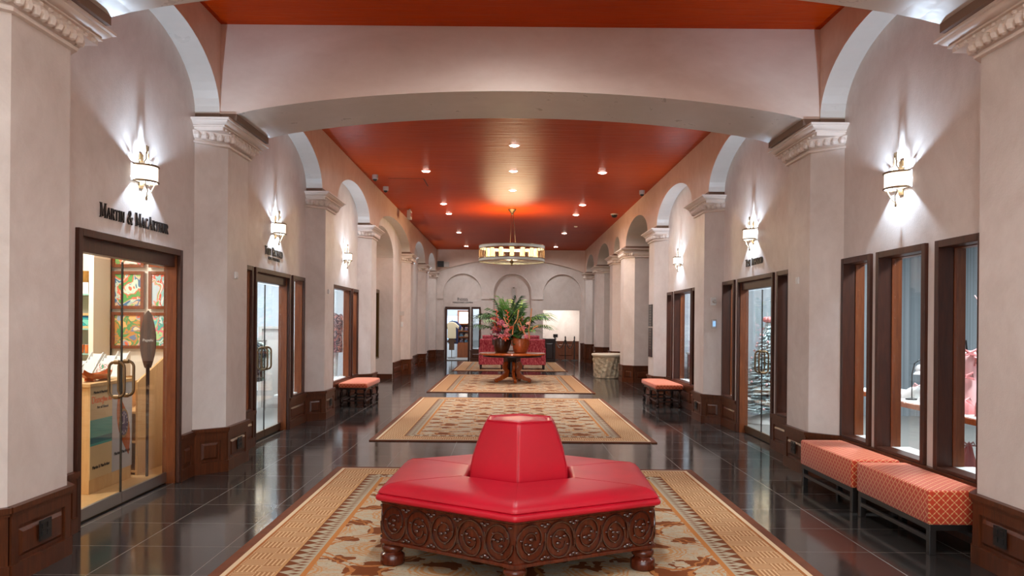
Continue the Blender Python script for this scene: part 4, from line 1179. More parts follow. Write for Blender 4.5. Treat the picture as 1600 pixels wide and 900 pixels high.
# ================================================================ SMALL WALL AND CEILING THINGS
def dome_camera(x, y, label, dark=False):
    r = root('dome_camera', (x, y, ZC), label, 'security camera')
    if dark:
        mb = MB(); mb.lathe([(.10, 0), (.10, -.02), (.085, -.03)], 20); mb.build('housing', 'grey', r, smooth=40)
        mb = MB(); mb.lathe([(.08, -.03), (.07, -.07), (.04, -.095), (.01, -.10)], 20); mb.build('dome', 'black', r, smooth=60)
    else:
        mb = MB(); mb.lathe([(.06, 0), (.06, -.08), (.05, -.085)], 20); mb.build('housing', 'grey', r, smooth=40)
        mb = MB(); mb.lathe([(.042, -.085), (.036, -.11), (.01, -.125)], 16); mb.build('dome', 'black', r, smooth=60)
    for c in r.children: pass
dome_camera(-2.62, 15.65, 'white dome camera on the red ceiling, nearer of the pair over the arches')
dome_camera(-2.62, 17.0, 'white dome camera on the red ceiling, farther of the pair over the arches')
dome_camera(2.86, 17.2, 'white dome camera high above the directory panels')
dome_camera(2.76, 20.9, 'wide black dome camera on the red ceiling', True)
r = root('exit_sign', (-2.52, 20.3, ZC), 'ceiling hung exit sign seen nearly edge on', 'exit sign')
mb = MB(); mb.box(-.02, .02, -.02, .02, -.05, 0); mb.box(-.045, .045, -.16, .16, -.26, -.05); mb.build('housing', 'grey', r, bevel=.006)
for s in (-1, 1): text_obj('lettering', 'EXIT', .14, plain('exit_red', (170, 40, 34), .5), r, (s * .047, 0, -.2), (PI / 2, 0, s * PI / 2))
r = root('smoke_detector', (1.98, 23.6, ZC), 'small white smoke detector on the red ceiling', 'smoke detector')
mb = MB(); mb.lathe([(.05, 0), (.05, -.02), (.03, -.035), (.01, -.036)], 16); mb.build('body', 'white', r, smooth=40)
mb = MB(); mb.ball((0, 0, -.037), .008, 6); mb.build('sensor', 'grey', r)
# access hatch line
mb = MB(); 
for a in ((-2.42, -1.7, 16.0, 16.02), (-1.72, -1.7, 16.0, 16.9)): mb.box(a[0], a[1], a[2], a[3], ZC - .004, ZC + .01)
struct(mb.build('trim_1', plain('hatch_gap', (70, 22, 12), .6)), 'thin dark edge of a ceiling hatch')
# wall speaker with bracket
r = root('wall_speaker', (-2.62, YEND - .2, 3.78), 'black loudspeaker on a bracket high on the end wall', 'speaker')
mb = MB(); mb.box(-.14, .10, -.26, -.04, -.1, .12); mb.build('cabinet', 'black', r, bevel=.01)
mb = MB(); mb.box(.10, .3, -.12, 0, -.09, .10); mb.box(-.02, .06, -.05, 0, -.02, .04); mb.build('bracket', 'grey', r)
r = root('wall_vent', (.22, YEND, 2.68), 'small louvred box on the centre blind arch', 'vent')
mb = MB(); mb.box(-.07, .07, -.05, 0, -.24, .26)
for k in range(8): mb.box(-.055, .055, -.058, -.05, -.2 + k * .055, -.175 + k * .055)
mb.build('housing', 'grey', r, bevel=.004); mb = MB(); mb.box(-.03, .03, -.07, -.05, .2, .235); mb.build('cap', 'bronze', r)
# emergency fixtures on the pillars
def alarm(loc, rz, label):
    r = root('fire_alarm', loc, label, 'fire alarm', rz=rz)
    mb = MB(); mb.box(-.05, .05, -.03, 0, -.06, .06); mb.build('housing', 'white', r, bevel=.006)
    mb = MB(); mb.lathe([(.03, 0), (.03, .03), (.02, .05)], 14); mb.v = [(a, -.03 - c, b_) for a, b_, c in mb.v]; mb.build('strobe', 'grey', r, smooth=50)
a45 = PI / 4
alarm((sx(1, 3.03), 12.175, 1.86), 0, 'white strobe alarm on the pillar beside the small bench')
def box_thing(nm, loc, rz, sz, mat, label, cat, lens=None):
    r = root(nm, loc, label, cat, rz=rz); w_, d_, h_ = sz
    mb = MB(); mb.box(-w_ / 2, w_ / 2, -d_, 0, -h_ / 2, h_ / 2); mb.build('housing', mat, r, bevel=.004)
    mb = MB(); mb.box(-w_ * .3, w_ * .3, -d_ - .006, -d_, -h_ * .3, h_ * .3); mb.build('cover', lens or mat, r, bevel=.002)
box_thing('wall_switch', (sx(-1, F - .0), 8.24, 1.97), PI / 2, (.07, .018, .07), 'white', 'small white box on the pillar between two glass doors', 'wall switch')
box_thing('wall_switch', (sx(-1, F - .0), 12.5, 1.97), PI / 2, (.07, .018, .07), 'white', 'small white box on the pillar before the mannequin window', 'wall switch')
box_thing('wall_switch', (sx(1, F - .0), 8.3, 1.97), -PI / 2, (.07, .018, .07), 'white', 'small white box on the pillar beside the long benches', 'wall switch')
box_thing('card_reader', (sx(1, 3.03), 12.17, 1.52), 0, (.07, .035, .13), 'grey', 'grey and blue lit panel below the strobe alarm', 'card reader', plain('blue_lit', (150, 190, 230), .5, emit=(140, 190, 240), es=.8))
box_thing('wall_phone', (-3.0, 22.7, 1.75), 0, (.12, .05, .12), 'grey', 'grey box on the pillar beside the niche', 'wall box')
box_thing('wall_dispenser', (-3.0, 22.7, 1.45), 0, (.07, .05, .14), 'white', 'white rounded box under the grey one beside the niche', 'dispenser')
# directory panels
for i, (z0, z1) in enumerate(((1.46, 1.92), (.82, 1.43))):
    r = root('directory_panel', (sx(1, F), 16.83, (z0 + z1) / 2), ['upper black directory panel on the pillar past the small bench', 'lower black directory panel on the pillar past the small bench'][i], 'sign')
    h = (z1 - z0) / 2
    mb = MB(); mb.box(-.02, 0, -.19, .19, -h, h); mb.build('board', plain('directory_board', (32, 29, 28), .35), r, bevel=.003)
    mb = MB()
    for k in range(8): mb.box(-.0225, -.02, -.15, .11 - .03 * (k % 3), h - .05 - k * .055, h - .038 - k * .055)
    mb.build('text_lines', plain('directory_text', (150, 140, 130), .5), r)

# ================================================================ SHOP INTERIORS
def shop_room(x0, x1, y0, y1, h, wallm, floorm, power, col, lpos, nm, open_side):
    mb = MB(); t = .06
    if open_side != 'x1': mb.box(x1, x1 + t, y0, y1, 0, h)
    if open_side != 'x0': mb.box(x0 - t, x0, y0, y1, 0, h)
    mb.box(x0, x1, y1, y1 + t, 0, h)
    if open_side != 'y0': mb.box(x0, x1, y0 - t, y0, 0, h)
    struct(mb.build('wall_' + nm, wallm), 'inner wall of a shop'); 
    mb = MB(); mb.box(x0, x1, y0, y1, h, h + t); struct(mb.build('ceiling', 'shopwall_cool'), 'white ceiling of a shop')
    mb = MB(); mb.box(x0, x1, y0, y1, .002, .03); struct(mb.build('floor', floorm), 'floor inside a shop')
    for k, (x, y) in enumerate(lpos):
        r = root('shop_ceiling_light', (x, y, h), 'ceiling light panel inside the %s shop, hidden above its windows' % nm, 'ceiling light', 'ceiling panels in the %s shop' % nm)
        mb = MB(); mb.box(-.3, .3, -.3, .3, -.02, 0); mb.build('housing', 'white', r)
        lamp('AREA', 'panel_light', (0, 0, -.03), power, col, r, size=.55)
shop_room(-6.6, -3.17, 4.7, 8.72, 2.9, 'shopwall_warm', 'maple', 48, (1, .95, .88), [(-4.4, 6.0), (-4.4, 7.5)], 'craft', 'x1')
shop_room(-5.6, -3.17, 8.86, 16.9, 2.9, 'shopwall_cool', 'shopfloor', 78, (.9, .96, 1), [(-4.3, 10.4), (-4.3, 12.8), (-4.3, 15.2)], 'fashion', 'x1')
shop_room(3.37, 7.4, 4.7, 13.15, 2.9, 'curtain', 'shopfloor', 110, (.9, .96, 1), [(4.5, 6.5), (4.6, 9.2), (4.6, 11.6)], 'gift', 'x0')
shop_room(3.37, 6.4, 13.25, 17.0, 2.9, 'boards', 'shopfloor', 110, (.92, .96, 1), [(4.4, 15.0)], 'side', 'x0')
shop_room(-3.3, -.8, YEND + .22, 34.6, 2.7, 'shopwall_cool', 'shopfloor', 60, (.95, .97, 1), [(-2.0, 33.0)], 'cashmere', 'y0')

# ---- craft shop
YB = 8.70
palet = [[(120, 170, 90), (240, 120, 80), (250, 200, 190), (90, 150, 110), (230, 80, 60), (150, 190, 220), (250, 230, 200)],
         [(90, 160, 80), (230, 110, 80), (200, 220, 200), (60, 110, 150), (240, 190, 150), (120, 190, 110), (240, 90, 70)],
         [(230, 110, 70), (150, 170, 190), (240, 180, 110), (90, 150, 90), (200, 140, 70), (110, 130, 160), (240, 210, 160)],
         [(150, 210, 210), (240, 180, 190), (120, 190, 120), (250, 150, 120), (200, 230, 230), (90, 160, 90), (250, 230, 230)],
         [(190, 210, 220), (240, 150, 130), (120, 180, 110), (250, 220, 220), (220, 90, 60), (150, 200, 200), (240, 230, 230)],
         [(100, 190, 200), (180, 220, 160), (230, 130, 140), (90, 180, 170), (210, 230, 230), (110, 170, 110), (240, 200, 200)]]
plabel = ['uppermost framed colourful print in the column beside the shelves', 'framed print of small figures on green grass, middle of its column', 'framed print with an orange patch and dark tree, above the card racks',
          'uppermost framed print beside the wooden jamb', 'framed pale print with a red flower spray, beside the jamb', 'framed turquoise and green print behind the paddle blade']
k = 0
for cx0, cx1 in ((-4.30, -3.95), (-3.90, -3.56)):
    for z0, z1 in ((2.07, 2.47), (1.62, 2.03), (1.19, 1.585)):
        r = root('framed_print', ((cx0 + cx1) / 2, YB, (z0 + z1) / 2), plabel[k], 'framed picture', 'framed prints in the craft shop')
        w2, h2 = (cx1 - cx0) / 2, (z1 - z0) / 2
        mb = MB(); 
        for a in ((-w2, -w2 + .035, -h2, h2), (w2 - .035, w2, -h2, h2), (-w2 + .035, w2 - .035, h2 - .035, h2), (-w2 + .035, w2 - .035, -h2, -h2 + .035)): mb.box(a[0], a[1], -.035, 0, a[2], a[3])
        mb.build('frame', 'wood_jamb', r, bevel=.003)
        mb = MB(); mb.box(-w2 + .03, w2 - .03, -.02, -.004, -h2 + .03, h2 - .03); mb.build('canvas', m_art('print_%d' % k, palet[k], 4.5, k + 1), r)
        k += 1
r = root('display_shelf', (-4.49, 8.5, 0), 'tall cream display unit with glass shelves', 'shelf unit')
mb = MB(); mb.box(-.20, .19, .15, .18, .9, 2.6); mb.box(.14, .19, -.2, .18, 0, 2.6); mb.box(-.25, -.2, -.2, .18, 0, 2.6); mb.box(-.2, .14, -.2, .18, 0, .9); mb.build('carcass', 'shopwall_warm', r)
gs = plain('glass_shelf_edge', (150, 200, 190), .15)
for z in (1.14, 1.40, 1.76): mb = MB(); mb.box(-.2, .14, -.18, .15, z - .006, z + .006); mb.build('shelf', gs, r)
r = root('wooden_burl_vase', (-4.46, 8.45, 1.768), 'wedge shaped burl wood vase on the top glass shelf', 'vase')
mb = MB(); mb.lathe([(.03, 0), (.05, .05), (.09, .14), (.12, .24), (.10, .24), (.03, .06)], 20); mb.build('body', wood('spalted', (206, 156, 84), (120, 76, 34), .35, 3), r, smooth=60)
r = root('price_card', (-4.41, 8.33, 1.768), 'white card leaning in front of the burl vase', 'card')
mb = MB(); mb.box(-.04, .04, -.004, .004, 0, .12); mb.build('card', 'white', r); mb = MB(); mb.box(-.03, .03, .004, .03, 0, .02); mb.build('stand', 'white', r)
r = root('small_framed_picture', (-4.46, 8.45, 1.408), 'small blue seascape in a maple frame on the middle shelf', 'framed picture')
mb = MB()
for a in ((-.11, -.085, 0, .16), (.085, .11, 0, .16), (-.085, .085, .135, .16), (-.085, .085, 0, .025)): mb.box(a[0], a[1], -.02, .01, a[2], a[3])
mb.build('frame', 'maple', r); mb = MB(); mb.box(-.09, .09, -.008, .004, .02, .14); mb.build('canvas', m_art('sea', [(20, 90, 130), (30, 150, 160), (60, 180, 170), (20, 70, 110), (120, 200, 180)], 8, 9), r)
og = plain('orange_glassware', (240, 130, 70), .15)
for i in range(6):
    r = root('orange_glass', (-4.63 + .05 * i, 8.42, 1.148), 'small orange tumbler in the row on the lowest glass shelf', 'glass', 'orange tumblers on the lowest glass shelf')
    mb = MB(); mb.lathe([(.015, 0), (.018, .01), (.021, .09), (.018, .09), (.014, .02)], 12); mb.build('bowl', og, r, smooth=50); mb = MB(); mb.lathe([(.0215, .088), (.0225, .092), (.0205, .092)], 12); mb.build('rim', 'white', r)
# counter with posters
XC = -3.50
r = root('shop_counter', (XC - .3, 7.09, .03), 'maple display counter with two posters, just inside the craft shop door', 'counter')
mb = MB(); mb.box(-.3, .295, -.375, .375, 0, .90); mb.build('cabinet', 'maple', r, bevel=.003)
mb = MB(); mb.box(-.32, .31, -.39, .39, .90, .93); mb.build('countertop', 'maple', r, bevel=.003)
for i, (ya, yb) in enumerate(((-.375, -.002), (.002, .375))):
    mb = MB(); mb.box(.295, .301, ya, yb, .12, .90, 0)
    if i == 0:
        mb.box(.301, .3016, ya, yb, .40, .62, 1); mb.box(.301, .3018, ya, yb, .42, .47, 2)
        ps = mb.build('poster', [plain('poster_sand', (214, 186, 140), .4), plain('poster_sea', (70, 160, 150), .4), plain('poster_deep_sea', (30, 110, 120), .4)], r)
        ym = (ya + yb) / 2
        text_obj('orange_title', 'Disney', .085, plain('title_orange', (226, 100, 40), .4), ps, (.302, ym - .06, .76), (PI / 2, 0, PI / 2), .9)
        text_obj('orange_title', 'Fine Art', .06, plain('title_orange', (226, 100, 40), .4), ps, (.302, ym + .10, .765), (PI / 2, 0, PI / 2), .8)
        text_obj('small_print', 'Art of Hawaii', .035, 'letter', ps, (.302, ym + .02, .71), (PI / 2, 0, PI / 2))
        text_obj('small_print', 'Martin & MacArthur', .032, 'letter', ps, (.302, ym, .84), (PI / 2, 0, PI / 2))
        text_obj('shop_name', 'Martin & MacArthur', .042, 'letter', ps, (.302, ym, .20), (PI / 2, 0, PI / 2), .85)
    else:
        ps = mb.build('poster', plain('poster_silver', (186, 186, 190), .4), r); ym = (ya + yb) / 2
        mb = MB(); O = Vector((.303, ym, .52)); dirv = Vector((0, -.10, .27)) 
        def lens_ring(h, off):
            return [(off, ym + .02 + a, .52 + b_) for a, b_ in [((.105 * math.sin(PI * t) if k2 == 0 else -.105 * math.sin(PI * t)) + .10 * (2 * t - 1) * (-1), .29 * (2 * t - 1)) for k2, ts in ((0, [j / 12 for j in range(13)]), (1, [1 - j / 12 for j in range(1, 12)])) for t in ts]]
        mb.loft([lens_ring(0, .301), lens_ring(0, .3035)]); mb.build('wooden_band_print', 'wood_table', ps)
        mb = MB(); 
        def disc(rr, off, rz_=1.45): return [(off, ym + .02 + rr * math.cos(2 * PI * j / 28), .53 + rr * rz_ * math.sin(2 * PI * j / 28)) for j in range(28)]
        mb.loft([disc(.092, .3035), disc(.092, .305)]); mb.build('dial_ring_print', 'brass', ps)
        mb = MB(); mb.loft([disc(.078, .305), disc(.078, .306)]); mb.build('dial_print', plain('dial_blue', (40, 40, 96), .3), ps)
        mb = MB()
        for j in range(12):
            a = j * PI / 6; c1 = (ym + .02 + .055 * math.cos(a), .53 + .055 * 1.45 * math.sin(a)); c2 = (ym + .02 + .07 * math.cos(a), .53 + .07 * 1.45 * math.sin(a)); mb.tube([(.3065, *c1), (.3065, *c2)], .002, 4)
        mb.tube([(.3065, ym + .02, .53), (.3065, ym + .02, .60)], .002, 4); mb.tube([(.3065, ym + .02, .53), (.3065, ym - .03, .53)], .002, 4)
        mb.build('dial_marks', 'white', ps)
        text_obj('shop_name', 'Martin & MacArthur', .042, 'letter', ps, (.302, ym, .26), (PI / 2, 0, PI / 2), .85)
r = root('carved_boat_tray', (-3.64, 7.10, .962), 'red brown carved wooden boat shaped tray on the counter', 'tray')
mb = MB(); rings = []
for i in range(13):
    t = i / 12; w_ = .075 * math.sin(PI * (.06 + .88 * t)); yy = (t - .5) * .5; lift = .05 * (2 * t - 1) ** 4
    rings.append([(-w_, yy, .06 + lift), (-w_ * .7, yy, .015 + lift), (w_ * .7, yy, .015 + lift), (w_, yy, .06 + lift), (w_ * .85, yy, .055 + lift), (w_ * .5, yy, .03 + lift), (-w_ * .5, yy, .03 + lift), (-w_ * .85, yy, .055 + lift)])
mb.loft(rings); mb.build('hull', 'wood_table', r, smooth=50)
mb = MB(); mb.box(-.04, .04, -.14, -.1, 0, .02); mb.box(-.04, .04, .1, .14, 0, .02); mb.build('foot', 'wood_table', r)
r = root('dark_print_on_easel', (-3.72, 6.74, .962), 'dark patterned print standing at the near end of the counter', 'framed picture')
mb = MB(); mb.prism([(-.07, 0), (.09, 0), (.05, .22), (-.06, .24)], 'y', -.01, .006); mb.build('board', m_art('dark_print', [(40, 40, 60), (150, 60, 50), (70, 60, 80), (190, 90, 60), (50, 50, 70)], 18, 12), r)
mb = MB(); mb.box(-.02, .02, .0, .07, 0, .012); mb.build('easel', 'wood_dark', r)
lab = ['white card rack at the back left of the counter', 'white card rack in the middle behind the counter', 'white card rack holding a pink palm print', 'clear sleeve rack beside the slanted maple panel']
r = root('rack_table', (-3.98, 8.02, .03), 'maple table carrying the white card racks behind the counter', 'table')
mb = MB(); mb.box(-.40, .13, -.2, .2, .86, .90); mb.build('table_top', 'maple', r, bevel=.003)
for xx in (-.38, .08):
    for yy in (-.18, .14): mb = MB(); mb.box(xx, xx + .045, yy, yy + .045, 0, .86); mb.build('leg', 'maple', r)
for i, (x, y, h) in enumerate([(-4.30, 7.97, .16), (-4.17, 8.03, .24), (-4.04, 8.05, .22), (-3.91, 8.05, .25)]):
    r = root('card_rack', (x, y, .932), lab[i], 'card rack', 'card racks behind the counter')
    mb = MB(); mb.prism([(-.12, 0), (.12, 0), (.12, h), (.10, h), (-.11, .05)], 'x', -.06, -.056); mb.prism([(-.12, 0), (.12, 0), (.12, h), (.10, h), (-.11, .05)], 'x', .056, .06); mb.box(-.056, .056, -.12, .12, 0, .008); mb.build('rack', 'white', r)
    for j in range(4):
        mb = MB(); mb.T = Matrix.Translation((0, -.08 + .05 * j, .01)) @ Matrix.Rotation(-.25, 4, 'X'); mb.box(-.052, .052, 0, .006, 0, h * (.55 + .12 * j))
        mb.build('print_sleeve', m_art('pink_palm', [(240, 180, 190), (250, 220, 220), (60, 150, 120), (240, 140, 150), (250, 240, 240)], 14, 5) if (i == 2 and j == 0) else 'white', r)
r = root('slanted_display_unit', (-3.68, 8.1, .03), 'maple display unit with a slanted side panel and open shelves', 'display unit')
mb = MB()
mb.prism([(-.52, 0), (.52, 0), (.52, 1.25), (-.48, .90), (-.52, .88)], 'x', .16, .18)
mb.build('side_panel', 'maple', r)
r2 = root('open_shelf_unit', (-3.62, 7.53, .03), 'low maple shelf box between the counter and the slanted panel', 'shelf unit')
# kept clear of the counter
bpy.data.objects.remove(r2)
for z in (.02, .3, .58): mb = MB(); mb.box(-.12, .16, -.5, .5, z, z + .02); mb.build('shelf', 'maple', r)
mb = MB(); mb.box(-.14, -.12, -.5, .5, 0, .85); mb.build('back_panel', 'maple', r)
r = root('wooden_paddle', (-3.385, 7.53, .03), 'dark striped outrigger paddle standing upright inside the glass door', 'paddle', rz=-PI / 2 + .35)
mb = MB(); rings = []
for i in range(17):
    t = i / 16; w_ = .072 * math.sin(PI * (.10 + .85 * t)) ** .8 if t < 1 else .004; z = 1.02 + .54 * t
    rings.append([(0 + .008 * math.cos(a), w_ * math.sin(a), z) for a in [j * PI / 4 for j in range(8)]])
rings = [[(p[0], max(-.08, min(.08, p[1])), p[2]) for p in rg] for rg in rings]
mb.loft(rings); bl_ = mb.build('blade', m_stripes('paddle_stripes', (40, 24, 18), (92, 60, 40), .03, 0), r, smooth=50)
mb = MB(); mb.tube([(0, 0, 0), (0, 0, .5), (0, .0, 1.06)], [.013, .014, .018], 10); mb.build('shaft', 'wood_dark', r, smooth=60)
text_obj('lettering', 'Pepehi', .035, 'white', bl_, (.0095, 0, 1.27), (PI / 2, 0, PI / 2))

# ---- fashion shop
r = root('fitting_cabinet', (-4.03, 13.6, .03), 'pale wood cabinet with a white frame behind the glass doors', 'cabinet')
mb = MB(); mb.box(-.17, .17, 0, .5, 0, 1.34); mb.build('carcass', plain('pale_limed_wood', (206, 198, 194), .5, var=.08), r, bevel=.003)
mb = MB(); mb.box(-.20, .20, -.03, .52, 1.34, 1.38); mb.box(-.20, -.14, -.03, 0, 0, 1.34); mb.build('trim', 'grey', r)
mb = MB(); mb.box(-.05, .17, -.012, 0, .06, 1.15); mb.build('door', plain('pale_limed_door', (214, 206, 200), .5), r)
r = root('clothes_rail', (-4.0, 13.15, .03), 'steel rail with dark patterned shirts behind the glass doors', 'clothes rail')
mb = MB(); mb.tube([(-.0, -1.2, 1.15), (0, .1, 1.15)], .012, 8); mb.tube([(0, -1.15, 0), (0, -1.15, 1.15)], .012, 8); mb.tube([(0, .05, 0), (0, .05, 1.15)], .012, 8); mb.build('rail', 'steel', r, smooth=50)
shirt_m = [m_art('shirt_%d' % i, c, 14, 20 + i) for i, c in enumerate([[(40, 50, 50), (70, 80, 70), (120, 130, 120), (30, 40, 40)], [(60, 70, 90), (30, 40, 60), (150, 150, 150), (40, 60, 70)], [(120, 170, 140), (200, 220, 210), (80, 130, 110), (220, 230, 220)]])]
def garment(mb, w_, h, d=.06):
    mb.prism([(-w_ * .5, -h), (w_ * .5, -h), (w_ * .48, -h * .3), (w_ * .78, -h * .42), (w_ * .86, -h * .25), (w_ * .42, -.03), (w_ * .12, 0), (-w_ * .12, 0), (-w_ * .42, -.03), (-w_ * .86, -h * .25), (-w_ * .78, -h * .42), (-w_ * .48, -h * .3)], 'y', -d / 2, d / 2)
for i in range(6):
    r = root('hanging_shirt', (-4.0, 12.15 + .14 * i, 1.165), ['nearest dark shirt on the steel rail', 'second dark shirt on the steel rail', 'third shirt on the steel rail', 'fourth shirt on the steel rail', 'fifth shirt on the steel rail', 'pale green shirt at the far end of the steel rail'][i], 'shirt', 'shirts on the steel rail')
    mb = MB(); garment(mb, .22, .62, .05); mb.build('cloth', shirt_m[2 if i == 5 else i % 2], r, bevel=.01)
    mb = MB(); mb.tube([(0, 0, -.02), (0, 0, .0), (.02, 0, .025), (0, 0, .045), (-.02, 0, .03)], .003, 6); mb.build('hanger', 'steel', r)
r = root('potted_plant', (-3.48, 13.05, .03), 'dark leafy plant in a pot seen through the narrow side window', 'potted plant')
mb = MB(); mb.lathe([(.08, 0), (.1, .3), (.11, .3), (.11, .33), (.09, .33)], 20); mb.build('pot', 'white', r, smooth=40)
for k in range(14):
    mb = frond(k * 2.4, .35 + .05 * (k % 5), .20 + .02 * (k % 4), 0, 7, .016); o = mb.build('palm_frond', greens[2 if k % 2 else 0], r); o.location = (0, 0, .33 + .045 * k); 
mb = MB(); mb.tube([(0, 0, .3), (.02, 0, .6), (0, .01, .95)], .018, 8); mb.build('stem', 'wood_dark', r)
def mannequin(x, y, z, label, cloth_m, legs=True, rz=0, white='white', hb=1.0):
    r = root('mannequin', (x, y, z), label, 'mannequin', rz=rz)
    def body(pts, rad):
        me = bpy.data.meshes.new('body'); me.from_pydata([Vector(p) * hb for p, _ in pts], [(a, b_) for _, b_ in [(0, 0)] for a, b_ in rad[0]], [])
        o = bpy.data.objects.new('body', me); C.objects.link(o); o.parent = r
        sk = o.modifiers.new('skin', 'SKIN')
        for i, v in enumerate(me.skin_vertices[0].data): v.radius = tuple(q * hb for q in rad[1][i])
        me.skin_vertices[0].data[0].use_root = True
        o.modifiers.new('sub', 'SUBSURF').levels = 2; o.modifiers['sub'].render_levels = 2
        me.materials.append(MAT[white])
        return o
    P = [((0, 0, .95), 0), ((0, 0, 1.12), 0), ((0, 0, 1.33), 0), ((0, 0, 1.46), 0), ((0, 0, 1.55), 0), ((0, -.01, 1.64), 0), ((0, -.01, 1.74), 0),
         ((-.19, 0, 1.42), 0), ((-.25, .0, 1.15), 0), ((-.24, -.04, .9), 0), ((-.24, -.05, .80), 0), ((.19, 0, 1.42), 0), ((.25, .0, 1.15), 0), ((.24, -.04, .9), 0), ((.24, -.05, .80), 0),
         ((-.10, 0, .86), 0), ((-.11, 0, .48), 0), ((-.11, .01, .08), 0), ((-.11, -.12, .03), 0), ((.10, 0, .86), 0), ((.11, 0, .48), 0), ((.11, .01, .08), 0), ((.11, -.12, .03), 0)]
    E_ = [(0, 1), (1, 2), (2, 3), (3, 4), (4, 5), (5, 6), (3, 7), (7, 8), (8, 9), (9, 10), (3, 11), (11, 12), (12, 13), (13, 14), (0, 15), (15, 16), (16, 17), (17, 18), (0, 19), (19, 20), (20, 21), (21, 22)]
    RR = [(.15, .11), (.12, .09), (.15, .11), (.12, .09), (.05, .05), (.08, .095), (.075, .09), (.06, .06), (.045, .045), (.033, .033), (.03, .02), (.06, .06), (.045, .045), (.033, .033), (.03, .02), (.09, .09), (.06, .06), (.04, .045), (.04, .025), (.09, .09), (.06, .06), (.04, .045), (.04, .025)]
    body(P, (E_, RR))
    mb = MB()
    n = 20
    def el(a, b_, zz): return [(a * math.cos(2 * PI * i / n) * (1 + .03 * math.sin(5 * i)), b_ * math.sin(2 * PI * i / n), zz * hb) for i in range(n)]
    mb.loft([el(.26, .19, .72), el(.25, .18, .9), el(.22, .16, 1.12), el(.24, .17, 1.3), el(.23, .15, 1.44), el(.10, .09, 1.52)], False, False)
    mb.build('shirt', cloth_m, r, smooth=60)
    for s in (-1, 1):
        mb = MB(); mb.tube([(s * .17, 0, 1.46 * hb), (s * .26, 0, 1.36 * hb), (s * .32, 0, 1.14 * hb)], [.07, .085, .09], 12); mb.build('sleeve', cloth_m, r, smooth=60)
    return r
mannequin(-3.50, 15.75, .2, 'white mannequin wearing a dark pink and grey patterned shirt in the window', m_art('leaf_shirt', [(70, 70, 90), (230, 160, 150), (110, 120, 130), (60, 60, 80), (220, 180, 180), (90, 100, 110)], 5, 3), hb=.97, rz=.5)
r = root('display_plinth', (-3.60, 15.75, .03), 'low white plinth under the window mannequin', 'plinth')
mb = MB(); mb.box(-.3, .3, -.9, .9, .02, .17); mb.build('box', 'white', r, bevel=.01); mb = MB(); mb.box(-.28, .28, -.88, .88, 0, .02); mb.build('foot', 'grey', r)

# ---- gift shop
def gift_table(x, y, label, h=.74):
    r = root('display_table', (x, y, .03), label, 'table', 'wooden tables inside the gift shop windows')
    mb = MB(); mb.box(-.32, .32, -.55, .55, h - .05, h); mb.build('table_top', 'wood_table', r, bevel=.004)
    mb = MB(); mb.box(-.30, .30, -.53, .53, h, h + .004); mb.build('paper', 'white', r)
    for xx in (-.26, .26):
        for yy in (-.45, .45):
            mb = MB(); 
            for d in (-.06, .06): mb.tube([(xx, yy, h - .05), (xx * 1.05, yy + d * 1.6, 0)], .008, 6)
            mb.build('leg', 'wood_dark', r)
gift_table(4.15, 7.75, 'wooden display table behind the middle tall window')
gift_table(4.02, 6.55, 'wooden display table behind the nearest tall window')
gift_table(4.3, 8.95, 'wooden display table farthest from the long benches', )
pink = plain('pink_cloth', (240, 150, 150), .7, var=.15); pale = plain('pale_pink_cloth', (246, 196, 196), .7, var=.1)
r = root('flower_lamp', (4.02, 7.95, .776), 'small lamp with white glass flower shades on a bent black stem', 'table lamp')
mb = MB(); mb.lathe([(.06, 0), (.055, .012), (.01, .02)], 16); mb.build('base', 'black', r, smooth=40)
mb = MB(); mb.tube([(0, 0, .01), (0, 0, .25), (.02, -.01, .36), (.07, -.02, .40), (.11, -.03, .36)], .006, 6); mb.build('stem', 'black', r, smooth=60)
for dx in (.08, .15):
    mb = MB(); mb.ball((dx, -.03, .31), .055, 12, (1.1, 1, .8)); mb.lathe([(.05, .29), (.075, .255), (.07, .25), (.03, .29)], 14, (dx, -.03)); mb.build('lamp_shade', plain('milk_glass', (236, 240, 244), .3), r, smooth=60)
def cloth_lump(nm, x, y, z, sc_, m, label, cat, seed):
    random.seed(seed); r = root(nm, (x, y, z), label, cat)
    mb = MB(); n = 18; rings = []
    ph = [random.uniform(0, 6) for _ in range(4)]
    for k in range(8):
        t = k / 7; rr = math.sqrt(max(.002, 1 - t ** 1.6))
        rings.append([(sc_[0] * rr * math.cos(2 * PI * i / n) * (1 + .18 * math.sin(3 * 2 * PI * i / n + ph[0] + 3 * t)), sc_[1] * rr * math.sin(2 * PI * i / n) * (1 + .18 * math.sin(4 * 2 * PI * i / n + ph[1] - 2 * t)), sc_[2] * t * (1 + .12 * math.sin(5 * 2 * PI * i / n + ph[2]))) for i in range(n)])
    mb.loft(rings); mb.build('cloth', m, r, smooth=60)
    mb = MB()
    for sg in (-1, 1): mb.tube([(0, 0, sc_[2]), (sg * .04, 0, sc_[2] + .03), (sg * .06, 0, sc_[2]), (0, 0, sc_[2])], .009, 6)
    mb.build('bow', pale, r, smooth=60)
cloth_lump('folded_towels', 4.16, 7.70, .776, (.16, .2, .14), 'white', 'pile of white folded cloth on the middle table', 'linen', 1)
cloth_lump('folded_towels', 4.18, 8.13, .776, (.16, .12, .12), 'white', 'white cloth heap at the foot of the flower lamp', 'linen', 2)
cloth_lump('pink_plush', 3.92, 7.42, .776, (.07, .1, .09), pink, 'small pink plush at the near edge of the middle table', 'soft toy', 3)
cloth_lump('pink_plush', 3.93, 8.26, .776, (.07, .08, .2), pale, 'pale pink plush standing beside the flower lamp', 'soft toy', 4)
cloth_lump('pink_plush', 3.86, 6.75, .776, (.08, .12, .10), pink, 'pink plush lying on the nearest table', 'soft toy', 5)
